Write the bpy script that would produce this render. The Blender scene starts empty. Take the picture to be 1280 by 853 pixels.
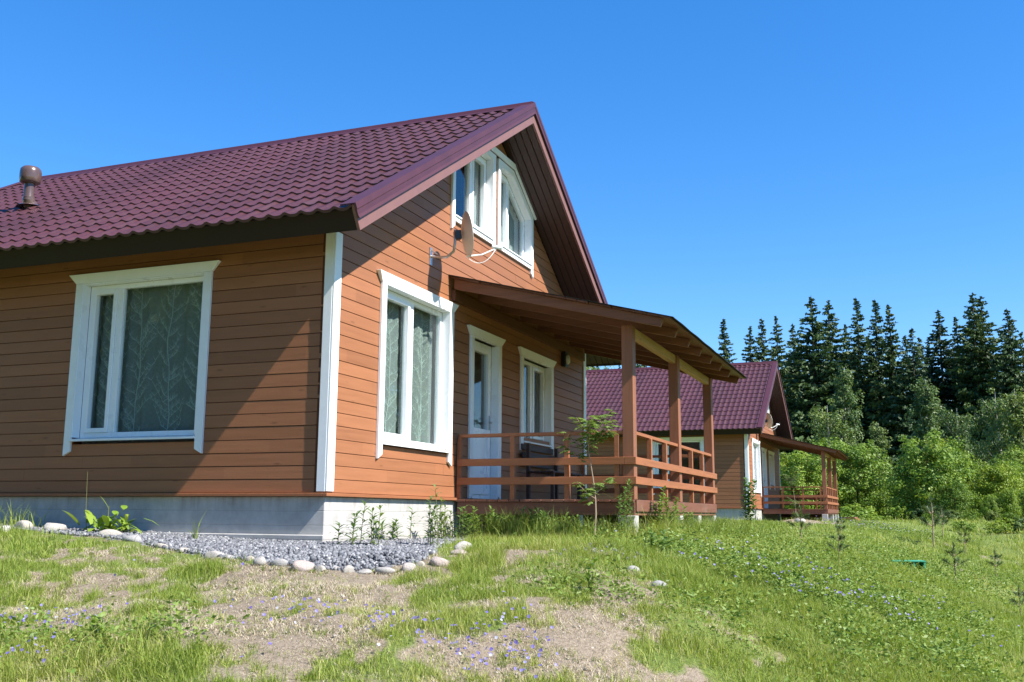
import bpy, bmesh, math, random
import numpy as np
from mathutils import Vector, Matrix, Quaternion

R = random.Random(7)
RS = np.random.RandomState(11)
scene = bpy.context.scene
COL = scene.collection
PI = math.pi

# ------------------------------------------------------------------ helpers
def link(o, parent=None):
    COL.objects.link(o)
    if parent is not None:
        o.parent = parent
    return o

def tag(o, label=None, cat=None, group=None, kind=None):
    if label: o['label'] = label
    if cat: o['category'] = cat
    if group: o['group'] = group
    if kind: o['kind'] = kind
    return o

def thing(name, label, cat, loc=(0, 0, 0), rotz=0.0, group=None):
    o = bpy.data.objects.new(name, None)
    o.empty_display_size = .2
    o.location = loc
    o.rotation_euler = (0, 0, rotz)
    link(o)
    return tag(o, label, cat, group)

def copy_tree(o, parent=None):
    c = o.copy()
    COL.objects.link(c)
    c.parent = parent
    if parent is not None:
        c.matrix_parent_inverse = o.matrix_parent_inverse.copy()
    for ch in list(o.children):
        copy_tree(ch, c)
    return c

class MB:
    """collects solids into one mesh"""
    def __init__(self, fn=None):
        self.v = []; self.f = []; self.m = []; self.fn = fn
    def add(self, verts, faces, mi=0):
        n = len(self.v)
        if self.fn: verts = [self.fn(*p) for p in verts]
        self.v += [tuple(p) for p in verts]
        self.f += [tuple(i + n for i in f) for f in faces]
        self.m += [mi] * len(faces)
        return self
    def hexa(self, p, mi=0):
        return self.add(p, [(0, 3, 2, 1), (4, 5, 6, 7), (0, 1, 5, 4), (1, 2, 6, 5), (2, 3, 7, 6), (3, 0, 4, 7)], mi)
    def box(self, x0, x1, y0, y1, z0, z1, mi=0):
        return self.hexa([(x0, y0, z0), (x1, y0, z0), (x1, y1, z0), (x0, y1, z0),
                          (x0, y0, z1), (x1, y0, z1), (x1, y1, z1), (x0, y1, z1)], mi)
    def loft(self, a, b, mi=0, caps=True):
        n = len(a)
        fs = [(i, (i + 1) % n, n + (i + 1) % n, n + i) for i in range(n)]
        if caps: fs += [tuple(range(n))[::-1], tuple(range(n, 2 * n))]
        return self.add(list(a) + list(b), fs, mi)
    def tube(self, pts, r, n=8, mi=0):
        pts = [Vector(p) for p in pts]
        rr = r if isinstance(r, (list, tuple)) else [r] * len(pts)
        vs = []; fs = []
        prev = None
        for i, p in enumerate(pts):
            t = (pts[min(i + 1, len(pts) - 1)] - pts[max(i - 1, 0)]).normalized()
            if prev is None:
                a = t.cross(Vector((0, 0, 1)))
                if a.length < .05: a = t.cross(Vector((1, 0, 0)))
                a.normalize()
            else:
                a = (prev - t * prev.dot(t)).normalized()
            prev = a
            b = t.cross(a)
            for k in range(n):
                an = 2 * PI * k / n
                vs.append(p + (a * math.cos(an) + b * math.sin(an)) * rr[i])
        for i in range(len(pts) - 1):
            for k in range(n):
                k2 = (k + 1) % n
                fs.append((i * n + k, i * n + k2, (i + 1) * n + k2, (i + 1) * n + k))
        fs.append(tuple(range(n))[::-1])
        m = (len(pts) - 1) * n
        fs.append(tuple(m + k for k in range(n)))
        return self.add(vs, fs, mi)
    def lathe(self, prof, c=(0, 0, 0), n=24, mi=0):
        vs = []; fs = []
        for r, z in prof:
            for k in range(n):
                an = 2 * PI * k / n
                vs.append((c[0] + r * math.cos(an), c[1] + r * math.sin(an), c[2] + z))
        for i in range(len(prof) - 1):
            for k in range(n):
                k2 = (k + 1) % n
                fs.append((i * n + k, i * n + k2, (i + 1) * n + k2, (i + 1) * n + k))
        fs.append(tuple(range(n))[::-1])
        m = (len(prof) - 1) * n
        fs.append(tuple(m + k for k in range(n)))
        return self.add(vs, fs, mi)
    def build(self, name, mats, parent=None, bevel=0, smooth=False, loc=None):
        me = bpy.data.meshes.new(name)
        me.from_pydata(self.v, [], self.f)
        if not isinstance(mats, (list, tuple)): mats = [mats]
        for m in mats: me.materials.append(m)
        me.polygons.foreach_set('material_index', self.m)
        bm = bmesh.new(); bm.from_mesh(me)
        bmesh.ops.recalc_face_normals(bm, faces=bm.faces)
        if bevel:
            es = [e for e in bm.edges if len(e.link_faces) == 2 and e.calc_face_angle(0) > .5]
            bmesh.ops.bevel(bm, geom=es, offset=bevel, segments=1, affect='EDGES', clamp_overlap=True)
        if smooth:
            for f in bm.faces: f.smooth = True
            for e in bm.edges:
                if len(e.link_faces) == 2 and e.calc_face_angle(0) > .7: e.smooth = False
        bm.to_mesh(me); bm.free()
        o = bpy.data.objects.new(name, me)
        if loc is not None: o.location = loc
        return link(o, parent)

def np_mesh(name, verts, quads=None, tris=None, mat=None, tint=None, smooth=False):
    verts = np.asarray(verts, np.float32)
    me = bpy.data.meshes.new(name)
    nq = 0 if quads is None else len(quads)
    nt = 0 if tris is None else len(tris)
    me.vertices.add(len(verts)); me.vertices.foreach_set('co', verts.ravel())
    idx = []
    if nq: idx.append(np.asarray(quads, np.int32).ravel())
    if nt: idx.append(np.asarray(tris, np.int32).ravel())
    idx = np.concatenate(idx)
    me.loops.add(len(idx)); me.loops.foreach_set('vertex_index', idx)
    st = np.concatenate([np.arange(nq) * 4, nq * 4 + np.arange(nt) * 3]).astype(np.int32)
    me.polygons.add(nq + nt); me.polygons.foreach_set('loop_start', st)
    if smooth: me.polygons.foreach_set('use_smooth', np.ones(nq + nt, bool))
    if tint is not None:
        a = me.attributes.new('tint', 'FLOAT', 'POINT')
        a.data.foreach_set('value', np.asarray(tint, np.float32))
    if mat: me.materials.append(mat)
    me.update(calc_edges=True)
    return me

def sstep(t):
    t = np.clip(t, 0, 1); return t * t * (3 - 2 * t)

def vnoise(x, y, s, seed=0):
    """smooth value noise, numpy"""
    rs = np.random.RandomState(seed); T = rs.rand(256, 256)
    x = np.asarray(x) / s + 100; y = np.asarray(y) / s + 100
    xi = np.floor(x).astype(int); yi = np.floor(y).astype(int)
    fx = sstep(x - xi); fy = sstep(y - yi)
    g = lambda a, b: T[a % 256, b % 256]
    return (g(xi, yi) * (1 - fx) + g(xi + 1, yi) * fx) * (1 - fy) + (g(xi, yi + 1) * (1 - fx) + g(xi + 1, yi + 1) * fx) * fy

# ------------------------------------------------------------------ node materials
def newmat(name):
    m = bpy.data.materials.new(name); m.use_nodes = True
    nt = m.node_tree
    for n in list(nt.nodes): nt.nodes.remove(n)
    out = nt.nodes.new('ShaderNodeOutputMaterial')
    return m, nt, out

def N(nt, typ, **kw):
    n = nt.nodes.new(typ)
    for k, v in kw.items():
        if k in n.inputs.keys(): n.inputs[k].default_value = v
        else: setattr(n, k, v)
    return n

def rgb(c): return (c[0], c[1], c[2], 1)

def mixc(nt, fac, a, b, blend='MIX'):
    n = nt.nodes.new('ShaderNodeMix'); n.data_type = 'RGBA'; n.blend_type = blend
    for s, v in ((n.inputs[0], fac), (n.inputs[6], a), (n.inputs[7], b)):
        if hasattr(v, 'links'): nt.links.new(v, s)
        elif isinstance(v, (int, float)): s.default_value = v
        else: s.default_value = rgb(v)
    return n.outputs[2]

def ramp(nt, src, stops):
    n = nt.nodes.new('ShaderNodeValToRGB')
    els = n.color_ramp.elements
    while len(els) < len(stops): els.new(.5)
    for e, (p, c) in zip(els, stops):
        e.position = p; e.color = rgb(c) if not isinstance(c, (int, float)) else (c, c, c, 1)
    nt.links.new(src, n.inputs[0])
    return n.outputs[0]

def math_(nt, op, a, b=None):
    n = nt.nodes.new('ShaderNodeMath'); n.operation = op
    for s, v in zip(n.inputs, (a, b)):
        if v is None: continue
        if hasattr(v, 'links'): nt.links.new(v, s)
        else: s.default_value = v
    return n.outputs[0]

def noise(nt, scale, detail=4, rough=.55, vec=None, coord='Object', scl=None, dist=0):
    if vec is None:
        tc = nt.nodes.new('ShaderNodeTexCoord'); vec = tc.outputs[coord]
    if scl is not None:
        mp = nt.nodes.new('ShaderNodeMapping'); mp.inputs['Scale'].default_value = scl
        nt.links.new(vec, mp.inputs['Vector']); vec = mp.outputs[0]
    n = N(nt, 'ShaderNodeTexNoise', Scale=scale, Detail=detail, Roughness=rough, Distortion=dist)
    nt.links.new(vec, n.inputs['Vector'])
    return n.outputs['Fac']

def principled(nt, out, col, rough=.6, spec=.5, metal=0, bump=None, bdist=.01, bstr=.5, coat=0):
    p = nt.nodes.new('ShaderNodeBsdfPrincipled')
    if hasattr(col, 'links'): nt.links.new(col, p.inputs['Base Color'])
    else: p.inputs['Base Color'].default_value = rgb(col)
    if hasattr(rough, 'links'): nt.links.new(rough, p.inputs['Roughness'])
    else: p.inputs['Roughness'].default_value = rough
    p.inputs['Specular IOR Level'].default_value = spec
    p.inputs['Metallic'].default_value = metal
    p.inputs['Coat Weight'].default_value = coat
    if bump is not None:
        b = N(nt, 'ShaderNodeBump', Strength=bstr, Distance=bdist)
        nt.links.new(bump, b.inputs['Height']); nt.links.new(b.outputs[0], p.inputs['Normal'])
    nt.links.new(p.outputs[0], out.inputs[0])
    return p

def wood(name, col, axis, vary=.16, pitch=None, knots=True, rough=.55, spec=.35, weather=0):
    m, nt, out = newmat(name)
    sc = [16, 16, 16]; sc['xyz'.index(axis)] = .7
    g = noise(nt, 1.6, 6, .6, scl=sc, dist=.4)
    fine = noise(nt, 7, 3, .6, scl=sc)
    c0 = tuple(c * (1 - vary * 1.5) for c in col); c1 = tuple(min(1, c * (1 + vary)) for c in col)
    c = ramp(nt, g, [(.3, c0), (.5, col), (.72, c1)])
    c = mixc(nt, .25, c, ramp(nt, fine, [(.35, c0), (.65, c1)]))
    if pitch:
        tc = nt.nodes.new('ShaderNodeTexCoord'); sp = nt.nodes.new('ShaderNodeSeparateXYZ')
        nt.links.new(tc.outputs['Object'], sp.inputs[0])
        fl = math_(nt, 'FLOOR', math_(nt, 'DIVIDE', sp.outputs[2], pitch))
        u = sp.outputs['XYZ'.index(axis.upper())]
        seg = math_(nt, 'FLOOR', math_(nt, 'DIVIDE', math_(nt, 'ADD', u, math_(nt, 'MULTIPLY', fl, 1.77)), 3.0))
        wn = nt.nodes.new('ShaderNodeTexWhiteNoise'); wn.noise_dimensions = '2D'
        cb = nt.nodes.new('ShaderNodeCombineXYZ'); nt.links.new(fl, cb.inputs[0]); nt.links.new(seg, cb.inputs[1])
        nt.links.new(cb.outputs[0], wn.inputs['Vector'])
        c = mixc(nt, 1, c, ramp(nt, wn.outputs['Value'], [(0, .86), (1, 1.09)]), 'MULTIPLY')
    if knots:
        tc = nt.nodes.new('ShaderNodeTexCoord'); mp = nt.nodes.new('ShaderNodeMapping')
        s2 = [9, 9, 9]; s2['xyz'.index(axis)] = 2.2
        mp.inputs['Scale'].default_value = s2
        nt.links.new(tc.outputs['Object'], mp.inputs[0])
        vo = N(nt, 'ShaderNodeTexVoronoi', Scale=1.0); nt.links.new(mp.outputs[0], vo.inputs['Vector'])
        k = ramp(nt, vo.outputs['Distance'], [(.04, 1), (.13, 0)])
        c = mixc(nt, math_(nt, 'MULTIPLY', k, .65), c, tuple(x * .45 for x in col))
    if weather:
        w = noise(nt, 1.3, 5, .6)
        c = mixc(nt, math_(nt, 'MULTIPLY', ramp(nt, w, [(.5, 0), (.75, 1)]), weather), c, (.26, .2, .16))
    rr = ramp(nt, g, [(.3, rough - .08), (.7, rough + .12)])
    principled(nt, out, c, rr, spec, bump=g, bdist=.0025, bstr=.5)
    return m

def simple(name, col, rough=.5, spec=.5, metal=0, var=.08, scale=6, bump=.002, coat=0):
    m, nt, out = newmat(name)
    n = noise(nt, scale, 5, .6)
    c = ramp(nt, n, [(.3, tuple(x * (1 - var) for x in col)), (.7, tuple(min(1, x * (1 + var)) for x in col))])
    principled(nt, out, c, ramp(nt, n, [(.3, max(0, rough - .06)), (.7, min(1, rough + .06))]), spec, metal, bump=n, bdist=bump, bstr=.3, coat=coat)
    return m

def leafmat(name, ca, cb, cc, trans=.35, rough=.5, tl=(1.25, 1.2, .6)):
    """leaf with colour from the per-leaf tint attribute"""
    m, nt, out = newmat(name)
    at = nt.nodes.new('ShaderNodeAttribute'); at.attribute_name = 'tint'
    oi = nt.nodes.new('ShaderNodeObjectInfo')
    c = ramp(nt, at.outputs['Fac'], [(0, ca), (.5, cb), (1, cc)])
    c = mixc(nt, 1, c, ramp(nt, oi.outputs['Random'], [(0, (.66, .74, .8)), (.5, (.98, 1, 1)), (1, (1.22, 1.1, .8))]), 'MULTIPLY')
    p = nt.nodes.new('ShaderNodeBsdfPrincipled')
    nt.links.new(c, p.inputs['Base Color']); p.inputs['Roughness'].default_value = rough
    p.inputs['Specular IOR Level'].default_value = .3
    t = nt.nodes.new('ShaderNodeBsdfTranslucent')
    nt.links.new(mixc(nt, 1, c, tl, 'MULTIPLY'), t.inputs[0])
    mx = nt.nodes.new('ShaderNodeMixShader'); mx.inputs[0].default_value = trans
    nt.links.new(p.outputs[0], mx.inputs[1]); nt.links.new(t.outputs[0], mx.inputs[2])
    nt.links.new(mx.outputs[0], out.inputs[0])
    return m

SIDE = (.300, .121, .054)
M = {}
M['siding_x'] = wood('siding stained boards gable', SIDE, 'x', .09, .134)
M['siding_y'] = wood('siding stained boards side', SIDE, 'y', .09, .134)
M['groove'] = simple('siding groove wood', (.12, .043, .019), .8, .1)
BR = (.235, .092, .050)
M['rail_x'] = wood('rail wood along front', (.30, .112, .048), 'x', .14)
M['rail_y'] = wood('rail wood along side', (.30, .112, .048), 'y', .14)
M['post'] = wood('post wood', (.25, .10, .052), 'z', .15)
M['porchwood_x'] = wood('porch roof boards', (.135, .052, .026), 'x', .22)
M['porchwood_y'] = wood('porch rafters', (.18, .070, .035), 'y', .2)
M['beamlight'] = wood('porch beam bare pine', (.44, .26, .12), 'x', .18)
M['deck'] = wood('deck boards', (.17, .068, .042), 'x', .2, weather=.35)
M['deckfascia'] = wood('deck fascia', (.19, .074, .048), 'y', .2, weather=.25)
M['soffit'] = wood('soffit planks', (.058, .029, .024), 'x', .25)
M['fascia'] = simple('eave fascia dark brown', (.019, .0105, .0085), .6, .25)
M['bargeboard'] = simple('barge board painted brown', (.19, .092, .080), .5, .4, var=.06)
M['white'] = simple('white painted wood', (.80, .80, .79), .45, .45, var=.025, scale=9)
M['pvc'] = simple('white window plastic', (.82, .83, .84), .3, .5, var=.01)
M['dark'] = simple('dark interior', (.05, .04, .035), .9, .1)
M['room'] = simple('interior wallpaper', (.42, .37, .30), .9, .1)
M['felt'] = simple('black roofing felt', (.022, .022, .023), .85, .2, scale=30)
M['blackiron'] = simple('black metal', (.02, .02, .022), .45, .5)
M['lens'] = simple('lamp lens', (.55, .56, .5), .3, .5)
M['grey_metal'] = simple('galvanised steel', (.42, .43, .45), .38, .5, .8)
M['dishback'] = simple('satellite dish grey paint', (.60, .55, .48), .42, .5)
M['cable'] = simple('white cable', (.75, .74, .72), .5, .4)
M['ventmetal'] = simple('brown vent pipe', (.09, .055, .046), .27, .55, .0, coat=.3)
M['bench'] = wood('dark bench wood', (.07, .036, .026), 'x', .2)
M['greenpaint'] = simple('green paint', (.045, .30, .18), .45, .5)
M['redboard'] = wood('reddish boards', (.27, .10, .05), 'x', .15)

def roofmetal():
    m, nt, out = newmat('burgundy metal roof tile')
    n = noise(nt, 1.1, 5, .6); n2 = noise(nt, 26, 3, .6)
    c = ramp(nt, n, [(.3, (.060, .0175, .0195)), (.7, (.075, .023, .026))])
    c = mixc(nt, .18, c, ramp(nt, n2, [(.4, (.052, .015, .018)), (.7, (.10, .036, .042))]))
    tc = nt.nodes.new('ShaderNodeTexCoord'); sp = nt.nodes.new('ShaderNodeSeparateXYZ'); nt.links.new(tc.outputs['Object'], sp.inputs[0])
    wn = nt.nodes.new('ShaderNodeTexWhiteNoise'); wn.noise_dimensions = '1D'
    nt.links.new(math_(nt, 'FLOOR', math_(nt, 'DIVIDE', sp.outputs[1], 1.116)), wn.inputs['W'])
    c = mixc(nt, 1, c, ramp(nt, wn.outputs['Value'], [(0, .88), (1, 1.1)]), 'MULTIPLY')
    dust = noise(nt, 1, 4, .6, scl=(1.2, 7, 1.2))
    c = mixc(nt, math_(nt, 'MULTIPLY', ramp(nt, dust, [(.5, 0), (.75, 1)]), .22), c, (.12, .075, .068))
    principled(nt, out, c, ramp(nt, n2, [(.3, .42), (.7, .55)]), .5, bump=n2, bdist=.001, bstr=.15)
    return m
M['roof'] = roofmetal()
def vergemetal():
    m, nt, out = newmat('burgundy flashing')
    n = noise(nt, 3, 4, .6)
    c = ramp(nt, n, [(.3, (.064, .019, .023)), (.7, (.08, .024, .029))])
    principled(nt, out, c, .42, .45)
    return m
M['verge'] = vergemetal()

def concrete():
    m, nt, out = newmat('foundation concrete')
    n = noise(nt, 5, 6, .65); st = noise(nt, 1, 4, .6, scl=(14, 14, .8))
    tc = nt.nodes.new('ShaderNodeTexCoord'); sp = nt.nodes.new('ShaderNodeSeparateXYZ')
    nt.links.new(tc.outputs['Object'], sp.inputs[0])
    c = ramp(nt, n, [(.3, (.34, .325, .30)), (.7, (.49, .475, .445))])
    topm = ramp(nt, math_(nt, 'ADD', math_(nt, 'MULTIPLY', sp.outputs[2], 2.6), 1.0), [(.35, 0), (1, 1)])
    dirt = math_(nt, 'MULTIPLY', ramp(nt, st, [(.48, 0), (.68, 1)]), topm)
    c = mixc(nt, math_(nt, 'MULTIPLY', dirt, .55), c, (.17, .15, .12))
    w = math_(nt, 'FRACT', math_(nt, 'DIVIDE', math_(nt, 'ADD', sp.outputs[2], .6), .14))
    ln = ramp(nt, w, [(0, 1), (.05, 0), (.97, 0), (1, 1)])
    c = mixc(nt, math_(nt, 'MULTIPLY', ln, .35), c, (.22, .21, .2))
    spl = math_(nt, 'ADD', math_(nt, 'MULTIPLY', math_(nt, 'ADD', sp.outputs[2], .41), -6.0), math_(nt, 'SUBTRACT', n, .5))
    c = mixc(nt, math_(nt, 'MULTIPLY', ramp(nt, spl, [(.1, 0), (.9, 1)]), .55), c, (.20, .165, .125))
    hb = math_(nt, 'ADD', n, math_(nt, 'MULTIPLY', ln, -.6))
    principled(nt, out, c, .85, .25, bump=hb, bdist=.006, bstr=.6)
    return m
M['concrete'] = concrete()

def glassmat():
    m, nt, out = newmat('window glass')
    g = N(nt, 'ShaderNodeBsdfGlossy', Roughness=.012); g.inputs[0].default_value = (1, 1, 1, 1)
    t = nt.nodes.new('ShaderNodeBsdfTransparent'); t.inputs[0].default_value = (.90, .94, .93, 1)
    ge = nt.nodes.new('ShaderNodeNewGeometry'); dp = nt.nodes.new('ShaderNodeVectorMath'); dp.operation = 'DOT_PRODUCT'
    nt.links.new(ge.outputs['Incoming'], dp.inputs[0]); nt.links.new(ge.outputs['Normal'], dp.inputs[1])
    fr = math_(nt, 'POWER', math_(nt, 'SUBTRACT', 1.0, math_(nt, 'ABSOLUTE', dp.outputs['Value'])), 5.0)
    fr = math_(nt, 'ADD', math_(nt, 'MULTIPLY', fr, .85), .035)
    nz = noise(nt, 1.6, 2, .5)
    b = N(nt, 'ShaderNodeBump', Strength=.04, Distance=.02); nt.links.new(nz, b.inputs['Height'])
    nt.links.new(b.outputs[0], g.inputs['Normal'])
    mx = nt.nodes.new('ShaderNodeMixShader')
    fac = fr; 
    cl = nt.nodes.new('ShaderNodeClamp'); nt.links.new(fac, cl.inputs[0])
    nt.links.new(cl.outputs[0], mx.inputs[0]); nt.links.new(t.outputs[0], mx.inputs[1]); nt.links.new(g.outputs[0], mx.inputs[2])
    nt.links.new(mx.outputs[0], out.inputs[0])
    return m
M['glass'] = glassmat()

def gauze():
    m, nt, out = newmat('sheer curtain')
    n = noise(nt, 40, 3, .6)
    d = nt.nodes.new('ShaderNodeBsdfDiffuse'); nt.links.new(ramp(nt, n, [(.3, (.29, .33, .31)), (.7, (.40, .44, .42))]), d.inputs[0])
    tl = nt.nodes.new('ShaderNodeBsdfTranslucent'); tl.inputs[0].default_value = (.25, .28, .26, 1)
    t = nt.nodes.new('ShaderNodeBsdfTransparent')
    a = nt.nodes.new('ShaderNodeMixShader'); a.inputs[0].default_value = .3
    nt.links.new(d.outputs[0], a.inputs[1]); nt.links.new(tl.outputs[0], a.inputs[2])
    b = nt.nodes.new('ShaderNodeMixShader'); b.inputs[0].default_value = .2
    nt.links.new(a.outputs[0], b.inputs[1]); nt.links.new(t.outputs[0], b.inputs[2])
    nt.links.new(b.outputs[0], out.inputs[0])
    return m
M['gauze'] = gauze()
M['lace'] = simple('lace embroidery', (.46, .53, .49), .9, .1)
M['blind'] = simple('grey curtain', (.35, .37, .36), .9, .1)

# vegetation materials
M['grass'] = leafmat('grass blades', (.105, .175, .024), (.25, .325, .055), (.47, .44, .21), .38, .6)
M['leaf'] = leafmat('meadow leaves', (.085, .165, .035), (.14, .23, .055), (.21, .28, .08), .3)
M['herb'] = leafmat('willowherb leaves', (.085, .165, .04), (.13, .22, .06), (.2, .27, .09), .3)
M['spruce'] = leafmat('spruce needles', (.020, .046, .018), (.040, .078, .026), (.085, .13, .042), .15, .6)
M['birch'] = leafmat('birch leaves', (.085, .14, .04), (.145, .21, .06), (.21, .27, .085), .3)
M['bush'] = leafmat('bush leaves', (.085, .165, .02), (.185, .285, .03), (.28, .36, .055), .3)
M['pine'] = leafmat('pine sapling needles', (.075, .12, .045), (.11, .16, .06), (.16, .20, .08), .25)
M['bark'] = simple('bark', (.12, .09, .07), .9, .1, var=.3, scale=20, bump=.02)
M['birchbark'] = simple('pale bark', (.42, .40, .37), .8, .2, var=.3, scale=9, bump=.01)
M['stem'] = simple('green stem', (.16, .17, .06), .7, .2)
M['twig'] = simple('sapling bark', (.30, .22, .16), .8, .2, var=.2, scale=40)
M['viola'] = leafmat('viola petals', (.17, .12, .40), (.30, .25, .52), (.6, .58, .66), .3, .5, (1, 1, 1))
def stonemat():
    m, nt, out = newmat('field stone')
    oi = nt.nodes.new('ShaderNodeObjectInfo')
    n = noise(nt, 9, 6, .65); n2 = noise(nt, 60, 3, .6)
    base = ramp(nt, oi.outputs['Random'], [(0, (.32, .31, .30)), (.25, (.44, .38, .29)), (.5, (.28, .275, .275)), (.7, (.46, .41, .35)), (.85, (.36, .26, .225)), (1, (.47, .45, .41))])
    c = mixc(nt, 1, base, ramp(nt, n, [(.3, .72), (.7, 1.12)]), 'MULTIPLY')
    c = mixc(nt, .25, c, ramp(nt, n2, [(.4, (.2, .19, .18)), (.6, (.7, .68, .64))]))
    principled(nt, out, c, .8, .3, bump=n, bdist=.02, bstr=.5)
    return m
M['stone'] = stonemat()
def gravelmat():
    m, nt, out = newmat('crushed stone')
    at = nt.nodes.new('ShaderNodeAttribute'); at.attribute_name = 'tint'
    c = ramp(nt, at.outputs['Fac'], [(0, (.05, .052, .058)), (.45, (.15, .153, .163)), (.8, (.25, .253, .262)), (1, (.40, .39, .38))])
    principled(nt, out, c, .8, .3)
    return m
M['gravel'] = gravelmat()

def groundmat():
    m, nt, out = newmat('soil and thatch')
    at = nt.nodes.new('ShaderNodeAttribute'); at.attribute_name = 'tint'      # 0 grass .. 1 bare
    g2 = nt.nodes.new('ShaderNodeAttribute'); g2.attribute_name = 'gravel'
    n = noise(nt, 3.5, 8, .65); n2 = noise(nt, 28, 6, .7); n3 = noise(nt, .5, 4, .5); n4 = noise(nt, 90, 4, .7)
    bare = ramp(nt, n2, [(.25, (.155, .12, .088)), (.5, (.265, .21, .155)), (.75, (.36, .295, .225))])
    bare = mixc(nt, .35, bare, ramp(nt, n4, [(.35, (.12, .095, .066)), (.65, (.38, .32, .24))]))
    green = ramp(nt, n, [(.3, (.095, .14, .03)), (.55, (.15, .195, .045)), (.75, (.22, .225, .085))])
    green = mixc(nt, .3, green, ramp(nt, n2, [(.35, (.05, .09, .02)), (.7, (.2, .24, .07))]))
    green = mixc(nt, math_(nt, 'MULTIPLY', ramp(nt, n3, [(.5, 0), (.7, 1)]), .35), green, (.25, .22, .10))
    f = math_(nt, 'ADD', at.outputs['Fac'], math_(nt, 'MULTIPLY', math_(nt, 'SUBTRACT', n, .5), .9))
    f = ramp(nt, f, [(.3, 0), (.62, 1)])
    c = mixc(nt, f, green, bare)
    gf = ramp(nt, g2.outputs['Fac'], [(.4, 0), (.6, 1)])
    c = mixc(nt, gf, c, ramp(nt, n4, [(.3, (.09, .09, .1)), (.7, (.3, .3, .32))]))
    principled(nt, out, c, .95, .1, bump=math_(nt, 'ADD', n2, math_(nt, 'MULTIPLY', n4, .4)), bdist=.03, bstr=.7)
    return m
M['ground'] = groundmat()

# ------------------------------------------------------------------ terrain
def terrain(x, y):
    x = np.asarray(x, float); y = np.asarray(y, float)
    z = -.5 + .035 * np.clip(y, 0, 5) * np.clip((6 - np.abs(x)) / 3, 0, 1)
    amp = 1.3 - 1.3 * np.clip((x - 6) / 38, 0, 1)
    z = z - amp * sstep((-2.9 - y) / 5.2)
    b = np.maximum(0, -x - 1.2)
    z = z - np.minimum(.13 * b * b / (b + .8), 1.4)
    a = .022 * np.clip((np.hypot(np.maximum(0, np.maximum(-x - .8, x - 8)), np.maximum(0, np.maximum(-y - .9, y - 8)))) / 2, .15, 1)
    z = z + a * (np.sin(2.1 * x + 1.3 * y) + np.sin(1.2 * x - 2.7 * y + 1) + .7 * np.sin(4.3 * x + 3.1 * y + 2) + .5 * np.sin(-5.2 * x + 4.7 * y))
    far = np.clip((np.hypot(x + 8, y + 5) - 15) / 20, 0, 1)
    z = z + .07 * far * (np.sin(.33 * x + .9 * y) + np.sin(.8 * x - .55 * y + 2))
    return z
def gz(x, y): return float(terrain(x, y))

STONES = [(-1.26, 2.79, 14, 9), (-.62, 3.25, 22, 11), (-.66, 2.81, 30, 13), (-1.0, 1.74, 30, 9), (-1.34, 1.15, 24, 10), (-1.48, .69, 18, 7),
          (-1.7, .27, 14, 6), (-1.94, -.22, 26, 8), (-2.04, -.43, 20, 7), (-2.28, -.8, 12, 7), (-2.41, -.98, 17, 11), (-2.38, -1.13, 22, 11),
          (-2.41, -1.35, 30, 12), (-2.38, -1.47, 13, 7), (-2.32, -1.56, 10, 7), (-2.33, -1.66, 18, 10), (-2.3, -1.78, 18, 6), (-2.22, -1.9, 26, 9),
          (-2.11, -2.03, 18, 11), (-1.98, -2.05, 12, 8), (-1.86, -2.13, 30, 13), (-.92, -1.9, 32, 14), (-1.38, -2.08, 22, 7), (.51, -1.66, 16, 9), (-.5, -1.92, 12, 5)]
GPOLY = [(-.95, 4.2), (-.85, 2.9), (-1.2, 1.7), (-1.34, 1.1), (-1.7, .3), (-2.04, -.4), (-2.38, -1.0), (-2.4, -1.4), (-2.28, -1.75),
         (-1.9, -2.0), (-1.3, -1.85), (-.6, -1.5), (.6, -1.05), (1.9, -.6), (2.95, -.3), (2.95, .1), (.1, .1), (.1, 4.4), (.1, 8), (-.8, 8)]
def inpoly(x, y, P):
    r = np.zeros(np.shape(x), bool); n = len(P); j = n - 1
    for i in range(n):
        xi, yi = P[i]; xj, yj = P[j]
        c = ((yi > y) != (yj > y)) & (x < (xj - xi) * (y - yi) / (yj - yi + 1e-12) + xi)
        r ^= c; j = i
    return r
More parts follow.
